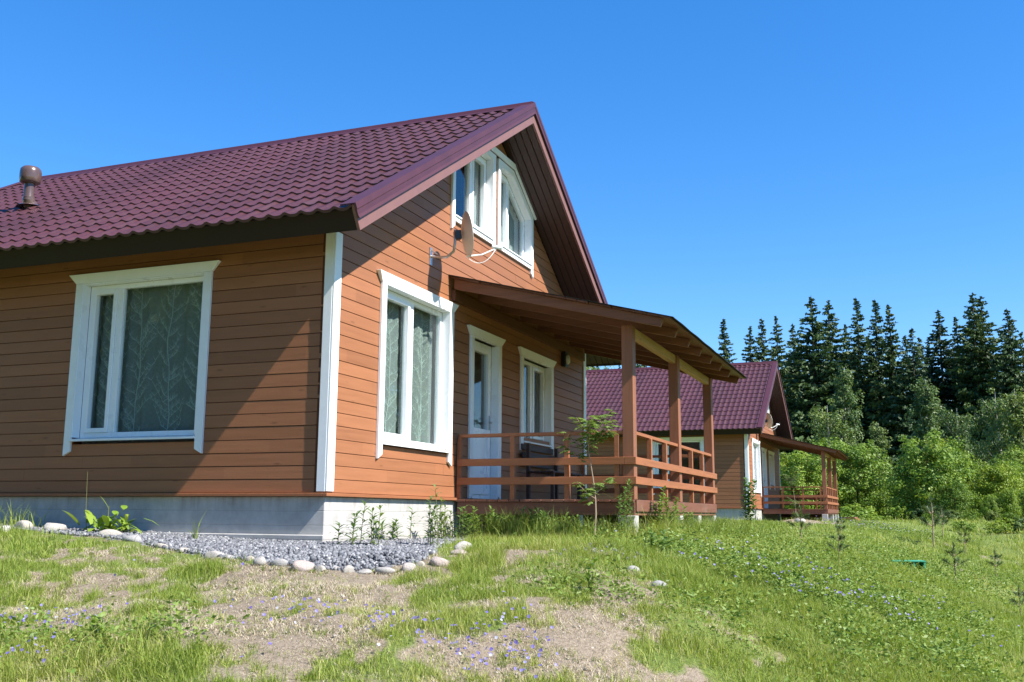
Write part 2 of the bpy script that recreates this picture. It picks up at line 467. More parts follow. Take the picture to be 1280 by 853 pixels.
# bare, trodden patches of the yard: centre, half size along / across the slope, strength
VD = (.93, .37); VR = (.37, -.93)
BARE = [(-3.05, -1.75, .95, .80, 1.0), (-2.6, -1.15, .5, .5, .9), (-3.9, -.72, .36, .95, .95), (-3.75, -1.35, .36, .55, .7), (-3.25, -3.05, .24, .34, .95), (-3.3, -3.72, .5, .3, .7),
        (-3.7, -4.03, .28, .45, .75), (-4.2, -2.35, .4, .85, .8), (-4.1, -3.3, .35, .5, .7), (-2.6, -3.1, .3, .35, .5), (-1.7, -3.6, .3, .3, .5), (-1.5, .0, .9, .18, .5),
        (-2.2, -3.75, .5, .2, .55), (-3.55, -2.5, .35, .5, .6), (26.5, -2.4, 6.0, .9, .95), (30, -2.9, 4, .6, .9), (13, -6.3, 2.0, .35, .3), (22, -6.2, 4, .5, .45)]
def bare(x, y):
    x = np.asarray(x, float); y = np.asarray(y, float)
    b = np.zeros(np.shape(x))
    for cx, cy, a, c, s in BARE:
        d = (x - cx) * VD[0] + (y - cy) * VD[1]; r = (x - cx) * VR[0] + (y - cy) * VR[1]
        q = np.sqrt((d / a) ** 2 + (r / c) ** 2)
        b = np.maximum(b, s * (1 - sstep((q - .2) / 1.25)))
    near = 1 - np.clip((np.hypot(x + 8.5, y + 5.4) - 8.5) / 6, 0, 1)
    right = x * .37 - y * .93                       # grows across the slope
    base = (.40 - .40 * sstep((right - 1.9) / 2.2)) * near
    nf = vnoise(x, y, .6, 5) * .26 + vnoise(x, y, .22, 8) * .36 + vnoise(x, y, .08, 9) * .38
    v = np.maximum(b, base) + .25 * np.minimum(b, base)
    return np.clip(sstep((v + (nf - .5) * 2.5 - .20) / .62), 0, 1) * (v > .02)
def strip(x, y):
    return inpoly(x, y, GPOLY)

def axis_lines(lo, hi, step, far, growth):
    a = list(np.arange(lo, hi + 1e-6, step)); s = step
    while a[-1] < far: s *= growth; a.append(a[-1] + s)
    s = step; b = []
    p = lo
    while p > -far: s *= growth; p -= s; b.append(p)
    return np.array(b[::-1] + a)
xs = axis_lines(-7, 6, .08, 900, 1.07); ys = axis_lines(-8, 5, .08, 900, 1.09)
X, Y = np.meshgrid(xs, ys, indexing='xy')
Z = terrain(X, Y)
bb = bare(X, Y); gg = strip(X, Y).astype(float)
Z = Z + (vnoise(X, Y, .16, 31) - .5) * .035 * np.clip((10 - np.abs(X)) / 4, 0, 1)
nx, ny = len(xs), len(ys)
i = np.arange(nx - 1); j = np.arange(ny - 1)
J, I = np.meshgrid(j, i, indexing='ij')
q = np.stack([J * nx + I, J * nx + I + 1, (J + 1) * nx + I + 1, (J + 1) * nx + I], -1).reshape(-1, 4)
me = np_mesh('ground', np.stack([X, Y, Z], -1).reshape(-1, 3), quads=q, mat=M['ground'], tint=bb.ravel(), smooth=True)
a = me.attributes.new('gravel', 'FLOAT', 'POINT'); a.data.foreach_set('value', gg.ravel().astype(np.float32))
ground = bpy.data.objects.new('ground', me); link(ground); tag(ground, kind='structure')

# ------------------------------------------------------------------ the house
def inset(P, d):
    n = len(P); r = []
    for k in range(n):
        p, a_, b_ = Vector(P[k]), Vector(P[k - 1]), Vector(P[(k + 1) % n])
        e1 = (p - a_).normalized(); e2 = (b_ - p).normalized()
        n1 = Vector((e1.y, -e1.x)); n2 = Vector((e2.y, -e2.x))
        m_ = (n1 + n2); m_ = m_ / m_.length_squared * 2
        r.append(tuple(p + m_ * d))
    return r
def cw(P):
    s = sum(P[k - 1][0] * P[k][1] - P[k][0] * P[k - 1][1] for k in range(len(P)))
    return P if s < 0 else P[::-1]
W = 8.4948; HW = W / 2; OY = .5885; ZR = 5.6697; EX = .6424; ZE = 2.70; LEN = 9.1687; BL = LEN - OY
SL = (ZR - ZE) / (HW + EX); TH = math.atan(SL)
ZW = 2.782                                   # underside of the roof at the wall line
def zline(x): return ZR - SL * abs(HW - x)
PITCH = .134

house = thing('timber_house', 'large brown timber house nearest the camera, with burgundy roof and wide white-framed windows', 'house', (0, 0, 0))

def gab(u, n, z): return (u, -n, z)          # gable wall: n points out of the wall
def sid(u, n, z): return (-n, u, z)          # long side wall

UPL = [(2.82, 3.64), (2.82, 4.38), (3.62, 4.85), (4.12, 4.85), (4.12, 3.64)]
def hole_rect(u0, u1, z0, z1): return lambda z: (u0, u1) if z0 < z < z1 else None
def hole_poly(P):
    def f(z):
        xs_ = []
        for (a, b), (c, d) in zip(P, P[1:] + P[:1]):
            if (b > z) != (d > z): xs_.append(a + (c - a) * (z - b) / (d - b))
        return (min(xs_), max(xs_)) if len(xs_) >= 2 else None
    return f

def siding(fn, ulim, ztop, holes, name, mat, seed):
    rr = random.Random(seed)
    mb = MB(fn)
    z = .0
    k = 0
    while z < ztop:
        z0, z1 = z, min(z + PITCH, ztop)
        zm = (z0 + z1) / 2
        a0, b0 = ulim(z0); a1, b1 = ulim(z1)
        cuts = []
        for h in holes:
            m_ = h(zm)
            if not m_: continue
            lo, hi = h(z0 + 1e-4) or m_, h(z1 - 1e-4) or m_
            cuts.append((lo[0], hi[0], lo[1], hi[1]))
        cuts.sort()
        segs = []
        pos = (a0, a1)
        for (h0, h0b, h1, h1b) in cuts:
            segs.append((pos[0], pos[1], h0, h0b)); pos = (h1, h1b)
        segs.append((pos[0], pos[1], b0, b1))
        for (l0, l1, r0, r1) in segs:
            if r0 - l0 < .01: continue
            if r1 < l1: l1 = r1 = (l1 + r1) / 2
            # backing
            mb.hexa([(l0, -.14, z0), (r0, -.14, z0), (r0, -.018, z0), (l0, -.018, z0), (l1, -.14, z1), (r1, -.14, z1), (r1, -.018, z1), (l1, -.018, z1)], 1)
            # boards with butt joints
            us = [0.0]; length = r0 - l0
            p = rr.uniform(1.2, 4.5)
            while p < length - .6:
                us.append(p / length); p += rr.uniform(2.6, 4.5)
            us.append(1.0)
            for s, t in zip(us[:-1], us[1:]):
                e = .0007 / max(length, .1)
                s2 = s + (e if s > 0 else 0); t2 = t - (e if t < 1 else 0)
                q0, q1 = l0 + (r0 - l0) * s2, l0 + (r0 - l0) * t2
                q2, q3 = l1 + (r1 - l1) * s2, l1 + (r1 - l1) * t2
                n0 = -.017; n1 = rr.uniform(-.0012, .0008); g = .004; c = .006
                zt = z1 - .0005
                A = [(q0, n0, z0 + g), (q0, n1 - .001, z0 + g), (q0, n1, z0 + g + .002), (q2, n1 - .0015, zt - c), (q2, n1 - .009, zt), (q2, n0, zt)]
                B = [(q1,) + a_[1:] for a_ in A[:3]] + [(q3,) + a_[1:] for a_ in A[3:]]
                mb.loft(A, B, 0)
        z += PITCH; k += 1
    return mb.build(name, [mat, M['groove']], house)

def grow(P):
    return inset(cw(P), -.06)
WIN_G = dict(u0=.965, u1=2.85); WIN_S = dict(u0=1.51, u1=3.40)
DOOR = dict(u0=3.40, u1=4.48); WIN_P = dict(u0=5.26, u1=6.72)
def ul_gable(z):
    d = max(0, (z - ZW) / SL); return (d, W - d)
upr = [(W - a_, b_) for a_, b_ in UPL]
siding(gab, ul_gable, ZW + SL * HW, [hole_rect(1.06, 2.755, .55, 2.36), hole_rect(3.49, 4.39, -1, 2.17), hole_rect(5.35, 6.63, .88, 2.17),
       hole_poly(grow(UPL)), hole_poly(grow(upr))], 'gable_wall', M['siding_x'], 1)
siding(sid, lambda z: (0.021, BL), ZW - .0, [hole_rect(1.60, 3.305, .55, 2.38)], 'side_wall', M['siding_y'], 2)
siding(lambda u, n, z: (u, BL + n, z), ul_gable, ZW + SL * HW, [], 'gable_wall', M['siding_x'], 3)
siding(lambda u, n, z: (W + n, u, z), lambda z: (.021, BL - .021), ZW, [], 'side_wall', M['siding_y'], 4)

# water table strip, foundation
mb = MB()
for (x0, x1, y0, y1) in ((-.035, W + .035, -.035, .02), (-.035, W + .035, BL - .02, BL + .035), (-.035, .02, .0205, BL - .0205), (W - .02, W + .035, .0205, BL - .0205)):
    mb.box(x0, x1, y0, y1, -.036, -.002)
mb.build('drip_board', M['rail_x'], house, .004)
mb = MB()
mb.box(.02, W - .02, .02, BL - .02, -1.1, -.036)
mb.box(-.05, .0198, -.02, BL, -1.1, -.41)
mb.build('foundation', M['concrete'], house, .008)
mb = MB(); mb.box(.15, W - .15, .15, BL - .15, -.03, .03); mb.box(.15, W - .15, .15, BL - .15, 2.60, 2.66)

mb.box(4.6, 4.7, .16, BL - .2, .031, 2.59); mb.box(.2, 4.59, 4.4, 4.5, .031, 2.59)
mb.build('interior_floor', M['room'], house)

# corner trims
mb = MB()
mb.box(-.022, .11, -.024, -.0005, .012, 2.66); mb.box(-.024, -.0005, -.0003, .10, .010, 2.655)
mb.build('corner_trim', M['white'], house, .004)
mb = MB()
mb.box(W - .11, W + .022, -.024, -.0005, .012, 2.66); mb.box(W + .0005, W + .024, -.0003, .10, .010, 2.655)
mb.build('corner_trim', M['white'], house, .004)

# ---- windows
def cap_board(mb, u0, u1, z0, z1, ov=.10, n=.055):
    A = [(u0 - .005, .0005, z0), (u1 + .005, .0005, z0), (u1 + .005, n * .6, z0), (u0 - .005, n * .6, z0)]
    B = [(u0 - ov, .0005, z1), (u1 + ov, .0005, z1), (u1 + ov, n, z1), (u0 - ov, n, z1)]
    mb.loft(A, B)
def leg(mb, u0, u1, z0, z1, inner, n=.034):
    """side casing with a mitred foot"""
    lo = (z0, z0 + .05) if inner > 0 else (z0 + .05, z0)
    A = [(u0, .0005, lo[0]), (u1, .0005, lo[1]), (u1, .0005, z1), (u0, .0005, z1)]
    B = [(p[0], n, p[2]) for p in A]
    mb.loft(A, B)
def rectframe(mb, u0, u1, z0, z1, w, n0, n1):
    mb.box(u0, u0 + w, n0, n1, z0, z1); mb.box(u1 - w, u1, n0, n1, z0, z1)
    mb.box(u0 + w, u1 - w, n0, n1, z0, z0 + w); mb.box(u0 + w, u1 - w, n0, n1, z1 - w, z1)
def window(fn, u0, u1, zc0, zc1, zleg, zsill, mull, sash, cw=.095, rec=.085):
    """u0..u1 outer casing, cap zc0..zc1; mull=(a,b) mullion; sash=(l, r): that light has its own opening sash"""
    mb = MB(fn)
    leg(mb, u0, u0 + cw, zleg, zc0 - .001, 1); leg(mb, u1 - cw, u1, zleg, zc0 - .001, -1)
    cap_board(mb, u0, u1, zc0, zc1)
    w = mb.build('window', M['white'], house, .003)
    i0, i1 = u0 + cw, u1 - cw
    f = MB(fn)
    z0, z1 = zsill + .035, zc0
    # reveal lining
    f.box(i0 + .0005, i0 + .016, -rec, .03, z0, z1 - .0005); f.box(i1 - .016, i1 - .0005, -rec, .03, z0, z1 - .0005)
    f.box(i0 + .0165, i1 - .0165, -rec, .03, z1 - .016, z1 - .0005)
    # outer frame
    rectframe(f, i0 + .0165, i1 - .0165, z0, z1 - .0165, .055, -rec - .06, -rec)
    f.box(mull[0], mull[1], -rec - .055, -rec + .004, z0 + .055, z1 - .0715)
    A, B = i0 + .0715, i1 - .0715
    lights = [(A, mull[0]), (mull[1], B)]
    for k, s in enumerate(sash):
        if s:
            rectframe(f, lights[k][0] + .001, lights[k][1] - .001, z0 + .056, z1 - .0725, .05, -rec - .05, -rec + .018)
    f.build('frame', M['pvc'], w, .003)
    for k, (a_, b_) in enumerate(lights):
        g = MB(fn); o = .052 if sash[k] else .002
        g.box(a_ + o, b_ - o, -rec - .034, -rec - .030, z0 + .056 + o - .001, z1 - .0715 - o)
        g.build('pane', M['glass'], w)
    s = MB(fn)
    A_ = [(i0 + .001, -rec + .001, zsill), (i1 - .001, -rec + .001, zsill), (i1 - .001, .05, zsill - .012), (i0 + .001, .05, zsill - .012)]
    B_ = [(i0 + .001, -rec + .001, zsill + .034), (i1 - .001, -rec + .001, zsill + .034), (i1 - .001, .05, zsill + .012), (i0 + .001, .05, zsill + .012)]
    s.loft(A_, B_)
    s.build('sill', M['white'], w, .002)
    return w
window(gab, .965, 2.85, 2.345, 2.458, .383, .555, (1.83, 1.94), (True, False))
window(sid, 1.51, 3.40, 2.365, 2.47, .405, .575, (2.80, 2.885), (False, True))
window(gab, 5.26, 6.72, 2.16, 2.27, .73, .865, (5.93, 6.02), (False, True), cw=.10)

# porch door
mb = MB(gab)
leg(mb, 3.40, 3.50, -.015, 2.159, 1); leg(mb, 4.38, 4.48, -.015, 2.159, -1); cap_board(mb, 3.40, 4.48, 2.16, 2.27)
door = mb.build('door', M['white'], house, .003)
f = MB(gab)
f.box(3.5005, 3.516, -.085, .03, 0, 2.159); f.box(4.364, 4.3795, -.085, .03, 0, 2.159); f.box(3.5165, 4.3635, -.085, .03, 2.144, 2.159)
rectframe(f, 3.5165, 4.3635, .0, 2.143, .055, -.145, -.085)
rectframe(f, 3.573, 4.307, .056, 2.087, .085, -.135, -.067)
f.box(3.659, 4.221, -.135, -.067, .86, .95)
f.box(3.659, 4.221, -.12, -.082, .142, .859)
f.build('frame', M['pvc'], door, .003)
g = MB(gab); g.box(3.66, 4.22, -.107, -.103, .952, 2.0); g.build('pane', M['glass'], door)
hd = MB(gab); hd.box(4.245, 4.275, -.066, -.058, .95, 1.15); hd.tube([(4.26, -.06, 1.05), (4.26, -.02, 1.05), (4.25, -.015, 1.05), (4.14, -.015, 1.05)], .009)
hd.build('handle', M['grey_metal'], door, smooth=True)

# upper pair of gable windows: five-sided lights under a common cap
def ring(mb, P, Q, n0, n1):
    k = len(P)
    for a_ in range(k):
        b_ = (a_ + 1) % k
        mb.hexa([(P[a_][0], n0, P[a_][1]), (P[b_][0], n0, P[b_][1]), (Q[b_][0], n0, Q[b_][1]), (Q[a_][0], n0, Q[a_][1]),
                 (P[a_][0], n1, P[a_][1]), (P[b_][0], n1, P[b_][1]), (Q[b_][0], n1, Q[b_][1]), (Q[a_][0], n1, Q[a_][1])])
for side in (0, 1):
    P0 = UPL if side == 0 else upr
    P0 = cw(P0); inner = P0
    outer = inset(P0, -.075)
    wmb = MB(gab)
    ring(wmb, outer, inset(P0, .004), .0005, .034)
    ou = 2.745 if side == 0 else W - 2.745
    s_ = 1 if side == 0 else -1
    # hanging leg at the outer end
    wmb.loft([(ou, .0005, 3.44), (ou + s_ * .085, .0005, 3.50), (ou + s_ * .085, .0005, 3.564), (ou, .0005, 3.564)],
             [(ou, .034, 3.44), (ou + s_ * .085, .034, 3.50), (ou + s_ * .085, .034, 3.564), (ou, .034, 3.564)])
    wobj = wmb.build('window', M['white'], house, .003)
    fm = MB(gab)
    a1 = inset(P0, .004); a2 = inset(P0, .018); a3 = inset(P0, .075)
    ring(fm, a1, a2, -.085, .03); ring(fm, inset(P0, .0185), a3, -.145, -.085)
    # mullion splits each light: a narrow one by the middle of the gable and a wide one outside
    m0, m1 = (3.52, 3.60)
    if side: m0, m1 = W - m1, W - m0
    zt = hole_poly(a3)
    fm.box(m0, m1, -.14, -.081, 3.64 + .075, 4.85 - .08)
    # sash around the narrow light
    n0, n1 = (3.601, 4.044) if side == 0 else (W - 4.044, W - 3.601)
    rectframe(fm, n0, n1, 3.717, 4.772, .045, -.135, -.068)
    fm.build('frame', M['pvc'], wobj, .003)
    g = MB(gab); g.loft([(p[0], -.119, p[1]) for p in a3], [(p[0], -.115, p[1]) for p in a3]); g.build('pane', M['glass'], wobj)
    sl = MB(gab)
    s0, s1 = (2.83, 4.11) if side == 0 else (W - 4.11, W - 2.83)
    sl.loft([(s0, -.08, 3.645), (s1, -.08, 3.645), (s1, .05, 3.628), (s0, .05, 3.628)], [(s0, -.08, 3.664), (s1, -.08, 3.664), (s1, .05, 3.648), (s0, .05, 3.648)])
    sl.build('sill', M['white'], wobj, .002)
# the common cap
mb = MB(gab)
cl = [(2.70, 4.40), (3.585, 4.935), (W - 3.585, 4.935), (W - 2.70, 4.40)]
ch = [(2.66, 4.47), (3.565, 5.01), (W - 3.565, 5.01), (W - 2.66, 4.47)]
for k in range(3):
    mb.hexa([(cl[k][0], .0345, cl[k][1]), (cl[k + 1][0], .0345, cl[k + 1][1]), (ch[k + 1][0], .0005, ch[k + 1][1]), (ch[k][0], .0005, ch[k][1]),
             (cl[k][0], .06, cl[k][1]), (cl[k + 1][0], .06, cl[k + 1][1]), (ch[k + 1][0], .075, ch[k + 1][1]), (ch[k][0], .075, ch[k][1])])
mb.build('window_cap', M['white'], house, .003)

# ---- roof
def tile_slope(sign):
    """metal tile sheet on one slope; waves along the ridge, stepped rows down the slope"""
    run = (HW + EX) / math.cos(TH); rows = 16; rl = run / rows
    pw = .186; y0, y1 = -OY + .02, LEN - .02
    nw = int(round((y1 - y0) / pw)); per = 9
    us = np.linspace(y0, y1, nw * per + 1)
    ph = (us - y0) / ((y1 - y0) / nw) % 1
    prof = .017 * (np.cos(2 * PI * ph) * .8 + .2 * np.cos(4 * PI * ph))
    V = []; Q = []; base = 0; nu = len(us)
    def line(s, h):
        x = HW - sign * s * math.cos(TH); z = ZR - .035 - s * math.sin(TH)
        nxn, nzn = -sign * math.sin(TH), math.cos(TH)
        hh = prof + h
        return np.stack([x + nxn * hh, us, z + nzn * hh], -1)
    k = np.arange(nu - 1)
    for r in range(rows):
        s0, s1 = r * rl, (r + 1) * rl
        L = [line(s0, .0), line(s0 + rl * .5, .006), line(s0 + rl * .86, .012), line(s1, .019)]
        b0 = base
        for l in L: V.append(l); base += nu
        for t in range(3):
            a_ = b0 + t * nu
            Q.append(np.stack([a_ + k, a_ + k + 1, a_ + nu + k + 1, a_ + nu + k], -1))
        V.append(line(s1, .019)); V.append(line(s1 + .004, -.0 if r < rows - 1 else -.01)); a_ = base; base += 2 * nu
        Q.append(np.stack([a_ + k, a_ + k + 1, a_ + nu + k + 1, a_ + nu + k], -1))
    V = np.concatenate(V); Q = np.concatenate(Q)
    if sign < 0: Q = Q[:, ::-1]
    return V, Q
V1, Q1 = tile_slope(1); V2, Q2 = tile_slope(-1)
me = np_mesh('roof', np.concatenate([V1, V2]), quads=np.concatenate([Q1, Q2 + len(V1)]), mat=M['roof'], smooth=True)
roof = link(bpy.data.objects.new('roof', me), house)
# boarding under the tiles
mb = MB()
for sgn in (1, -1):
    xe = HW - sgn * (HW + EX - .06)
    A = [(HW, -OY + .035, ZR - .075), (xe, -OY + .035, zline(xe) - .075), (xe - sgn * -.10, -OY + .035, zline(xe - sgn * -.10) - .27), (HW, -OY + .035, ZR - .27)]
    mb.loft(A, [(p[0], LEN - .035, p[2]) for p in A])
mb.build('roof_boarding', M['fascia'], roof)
# ridge cap
mb = MB()
prof = [(-.15, -.10), (-.10, -.055), (-.06, .008), (0, .022), (.06, .008), (.10, -.055), (.15, -.10), (.10, -.075), (.05, -.0), (0, .02), (-.05, -.0), (-.10, -.075)]
y = -OY + .0
while y < LEN - .05:
    y2 = min(y + 2.0, LEN)
    mb.loft([(HW + p[0], y, ZR + p[1] - .004) for p in prof], [(HW + p[0], y2 + .0, ZR + p[1]) for p in prof]); y = y2 - .0
mb.build('ridge_cap', M['verge'], roof)
# verge flashing and barge boards
def along_rake(mb, sec, sgn, e0=0.0, mi=0):
    lo = []; hi = []
    for (yy, dz) in sec:
        x = -EX + e0 + .444 * max(0, -dz)
        lo.append((HW - sgn * (HW - x), yy, zline(x) + dz)); hi.append((HW, yy, ZR + dz))
    mb.loft(lo, hi, mi)
for front in (True, False):
    fy = (lambda v: -OY + v) if front else (lambda v: LEN - v)
    mb = MB(); m2 = MB()
    for sgn in (1, -1):
        sec = [(-.02, .012), (.15, .012), (.15, -.004), (-.002, -.004), (-.002, -.135), (-.012, -.165), (-.030, -.165), (-.02, -.13), (-.02, -.07), (-.026, -.06)]
        along_rake(mb, [(fy(a_), b_) for a_, b_ in sec], sgn)
        along_rake(m2, [(fy(a_), b_) for a_, b_ in ((.0005, -.006), (.034, -.006), (.034, -.308), (.0005, -.308))], sgn, .004)
    mb.build('verge_trim', M['verge'], roof)
    m2.build('barge_board', M['bargeboard'], roof, .003)
# eave fascia boards (square to the slope)
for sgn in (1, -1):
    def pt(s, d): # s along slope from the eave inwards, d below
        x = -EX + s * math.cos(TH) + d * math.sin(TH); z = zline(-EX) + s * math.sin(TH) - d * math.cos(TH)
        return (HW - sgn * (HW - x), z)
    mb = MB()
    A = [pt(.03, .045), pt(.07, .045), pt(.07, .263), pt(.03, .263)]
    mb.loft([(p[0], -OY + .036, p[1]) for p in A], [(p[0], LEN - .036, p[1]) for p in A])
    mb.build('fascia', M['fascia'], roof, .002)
# soffit planks
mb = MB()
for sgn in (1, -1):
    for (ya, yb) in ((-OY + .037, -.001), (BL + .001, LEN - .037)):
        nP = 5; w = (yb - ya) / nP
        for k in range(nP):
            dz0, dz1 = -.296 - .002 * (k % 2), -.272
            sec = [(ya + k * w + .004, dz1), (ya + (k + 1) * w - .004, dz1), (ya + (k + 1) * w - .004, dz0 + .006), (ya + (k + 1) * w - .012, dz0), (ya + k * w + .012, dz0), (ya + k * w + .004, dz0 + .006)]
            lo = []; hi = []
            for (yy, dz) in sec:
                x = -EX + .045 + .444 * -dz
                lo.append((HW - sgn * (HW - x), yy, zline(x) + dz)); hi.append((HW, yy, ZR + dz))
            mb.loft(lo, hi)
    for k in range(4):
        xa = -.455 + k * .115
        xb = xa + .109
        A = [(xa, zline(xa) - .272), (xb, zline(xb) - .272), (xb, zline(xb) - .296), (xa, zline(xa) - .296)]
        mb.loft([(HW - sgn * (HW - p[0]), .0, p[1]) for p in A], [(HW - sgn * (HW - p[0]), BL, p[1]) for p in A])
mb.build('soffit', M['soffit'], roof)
# vent pipe on the slope
vx, vy = 1.62, 6.12; vz = zline(vx)
mb = MB()
mb.tube([(vx + .12, vy, vz - .05), (vx + .02, vy, vz + .05), (vx - .0, vy, vz + .14)], [.085, .088, .08], 18)
mb.lathe([(.075, .08), (.078, .10), (.072, .12), (.072, .36)], (vx, vy, vz), 22)
mb.lathe([(.19, -.0), (.16, .02), (.10, .035), (.08, .08)], (vx + .05, vy, vz - .0), 22)
vp = mb.build('vent_pipe', M['ventmetal'], roof, smooth=True)
mb = MB()
mb.lathe([(.07, .33), (.115, .335), (.14, .36), (.145, .42), (.145, .50), (.138, .545), (.11, .575), (.05, .585), (.001, .586)], (vx, vy, vz), 24)
mb.build('cap', M['ventmetal'], vp, smooth=True)

# ---- porch
PX0, PX1, PD = 3.03, 8.27, 2.3274
porch = MB()
# deck boards run along the house
nb = 16; w = (PD - .01) / nb
for k in range(nb):
    y0 = -PD + k * w
    porch.box(PX0 - .03 + R.uniform(-.006, .006), PX1 - .01, y0 + .004, y0 + w - .005, -.05 + R.uniform(-.001, .001), -.021 + R.uniform(-.002, .002))
porch = porch.build('porch', M['deck'], house, .003)
mb = MB(); mb.box(PX0, PX0 + .045, -PD, -.03, -.205, -.052); mb.box(PX1 - .055, PX1 - .01, -PD, -.03, -.205, -.052)
for yy in (-1.6, -.8, -.07): mb.box(PX0 + .0455, PX1 - .0555, yy, yy + .045, -.2, -.052)
mb.build('joist', M['deckfascia'], porch, .003)
mb = MB(); mb.box(PX0 + .0455, PX1 - .0555, -PD + .001, -PD + .045, -.205, -.052); mb.box(PX0 + .02, PX1 - .02, -PD - .022, -PD - .0005, -.16, -.023)
mb.build('rim_board', M['deck'], porch, .003)
POSTX = (3.03, 5.56, 8.13)
ZB = lambda y: 2.79 + .2555 * y              # underside of the porch roof boards
for x in POSTX:
    mb = MB(); mb.box(x, x + .14, -PD, -PD + .14, -.02, ZB(-PD + .07) - .137); mb.build('post', M['post'], porch, .006)
# outer beam carrying the rafters, bare pine
mb = MB(); mb.box(3.1705, 8.1295, -PD + .03, -PD + .11, ZB(-PD + .07) - .254, ZB(-PD + .07) - .135); mb.box(5.55, 5.71, -PD + .029, -PD + .111, ZB(-PD + .07) - .253, ZB(-PD + .07) - .2525) if 0 else None; mb.build('beam', M['beamlight'], porch, .004)
mb = MB(); mb.box(2.82, 8.35, -.055, -.0012, 2.50, 2.64); mb.build('ledger', M['porchwood_x'], porch, .003)
# rafters
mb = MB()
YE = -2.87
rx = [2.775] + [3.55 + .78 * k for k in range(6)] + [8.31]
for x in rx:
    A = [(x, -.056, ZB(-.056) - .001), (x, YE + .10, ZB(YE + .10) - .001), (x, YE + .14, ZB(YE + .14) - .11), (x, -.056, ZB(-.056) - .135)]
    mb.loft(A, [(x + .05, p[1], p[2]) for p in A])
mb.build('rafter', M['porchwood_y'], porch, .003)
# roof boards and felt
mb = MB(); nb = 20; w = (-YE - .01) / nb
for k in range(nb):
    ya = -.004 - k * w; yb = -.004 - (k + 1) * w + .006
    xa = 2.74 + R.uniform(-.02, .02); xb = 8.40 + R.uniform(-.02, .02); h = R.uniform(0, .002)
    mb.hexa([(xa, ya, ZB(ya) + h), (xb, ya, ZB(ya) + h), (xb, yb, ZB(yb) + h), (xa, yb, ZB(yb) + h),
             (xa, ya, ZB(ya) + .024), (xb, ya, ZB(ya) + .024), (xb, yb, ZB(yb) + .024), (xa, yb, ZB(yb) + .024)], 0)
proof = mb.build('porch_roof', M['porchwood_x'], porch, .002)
fe = MB()
n = 40
top = []; 
for k in range(n + 1):
    x = 2.715 + (8.43 - 2.715) * k / n
    top.append(x)
for k in range(n):
    for (ya, yb) in ((-.003, -1.0), (-1.0, -2.0), (-2.0, YE - .03)):
        xa, xb = top[k], top[k + 1]
        z = lambda x, y: ZB(y) + .027 + .003 * math.sin(7 * x + y * 3)
        fe.hexa([(xa, ya, z(xa, ya)), (xb, ya, z(xb, ya)), (xb, yb, z(xb, yb)), (xa, yb, z(xa, yb)),
                 (xa, ya, z(xa, ya) + .006), (xb, ya, z(xb, ya) + .006), (xb, yb, z(xb, yb) + .006), (xa, yb, z(xa, yb) + .006)])
fe.build('roofing_felt', M['felt'], porch)
# railings
def rails_y(x, xo, ya, yb, ends=True):
    mb = MB()
    mb.box(x, x + .09, ya, yb, .757, .799)                       # hand rail
    for z in (.392, .160): mb.box(xo, xo + .024, ya - .028 if ends else ya, yb, z, z + .09)
    return mb
mb = rails_y(PX0 + .01, PX0 - .026, -PD + .141, -.03)
# the two lower boards run on past the corner post
for z in (.392, .160): mb.box(PX0 - .0262, PX0 - .0022, -PD - .028, -PD + .1408 - .0285, z + .0003, z + .0897)
for y in (-.075, -.80, -1.51, -2.14): mb.box(PX0 + .002, PX0 + .068, y, y + .058, -.02, .7565)
mb.build('railing', M['rail_y'], porch, .003)
mb = MB()
for xa, xb in ((POSTX[0] + .1405, POSTX[1] - .0005), (POSTX[1] + .1405, POSTX[2] - .0005)): mb.box(xa, xb, -PD + .02, -PD + .10, .757, .799)
for z in (.392, .160): mb.box(PX0 - .0015, PX1 + .07, -PD - .026, -PD - .002, z, z + .09)
for x in (3.90, 4.74, 6.46, 7.30): mb.box(x, x + .058, -PD + .002, -PD + .062, -.02, .7565)
mb.build('railing', M['rail_x'], porch, .003)
mb = rails_y(PX1 - .10, PX1 + .002, -PD + .141, -.03, False)
for y in (-.075, -.80, -1.51): mb.box(PX1 - .066, PX1, y, y + .058, -.02, .7565)
mb.build('railing', M['rail_y'], porch, .003)
for x in POSTX:
    for ya in ((-PD,) if x < 4 else (-PD, -1.2)):
        mb = MB(); mb.box(x - .02, x + .18, ya, ya + .2, -1.0, -.2055); mb.build('pier', M['concrete'], porch, .006)
for (x0, x1, ya, yb, zt) in ((6.85, 7.05, -PD, -PD + .2, -.2055), (PX0 + .03, PX0 + .24, -.98, -.06, -.46), (PX0 + .03, PX0 + .24, -PD + .22, -1.22, -.475)):
    mb = MB(); mb.box(x0, x1, ya, yb, -1.0, zt); mb.build('pier', M['concrete'], porch, .006)
mb = MB()
for k in range(2): mb.box(PX1 - .009, PX1 + .012, -PD + .1, -.03, -.36 - .16 * k, -.207 - .16 * k)
mb.build('skirting', M['deck'], porch, .003)

# ---- second house: same model further along the row
house2 = copy_tree(house)
gone = [o for o in house2.children_recursive if o.name.startswith('vent_pipe')]
for o in [c for g_ in gone for c in g_.children] + gone: bpy.data.objects.remove(o)
house2.location = (26.899, -.1211, .0525); house2.rotation_euler = (0, 0, -.0059)
house2['label'] = 'distant brown timber house half hidden behind the near porch, before the spruces'

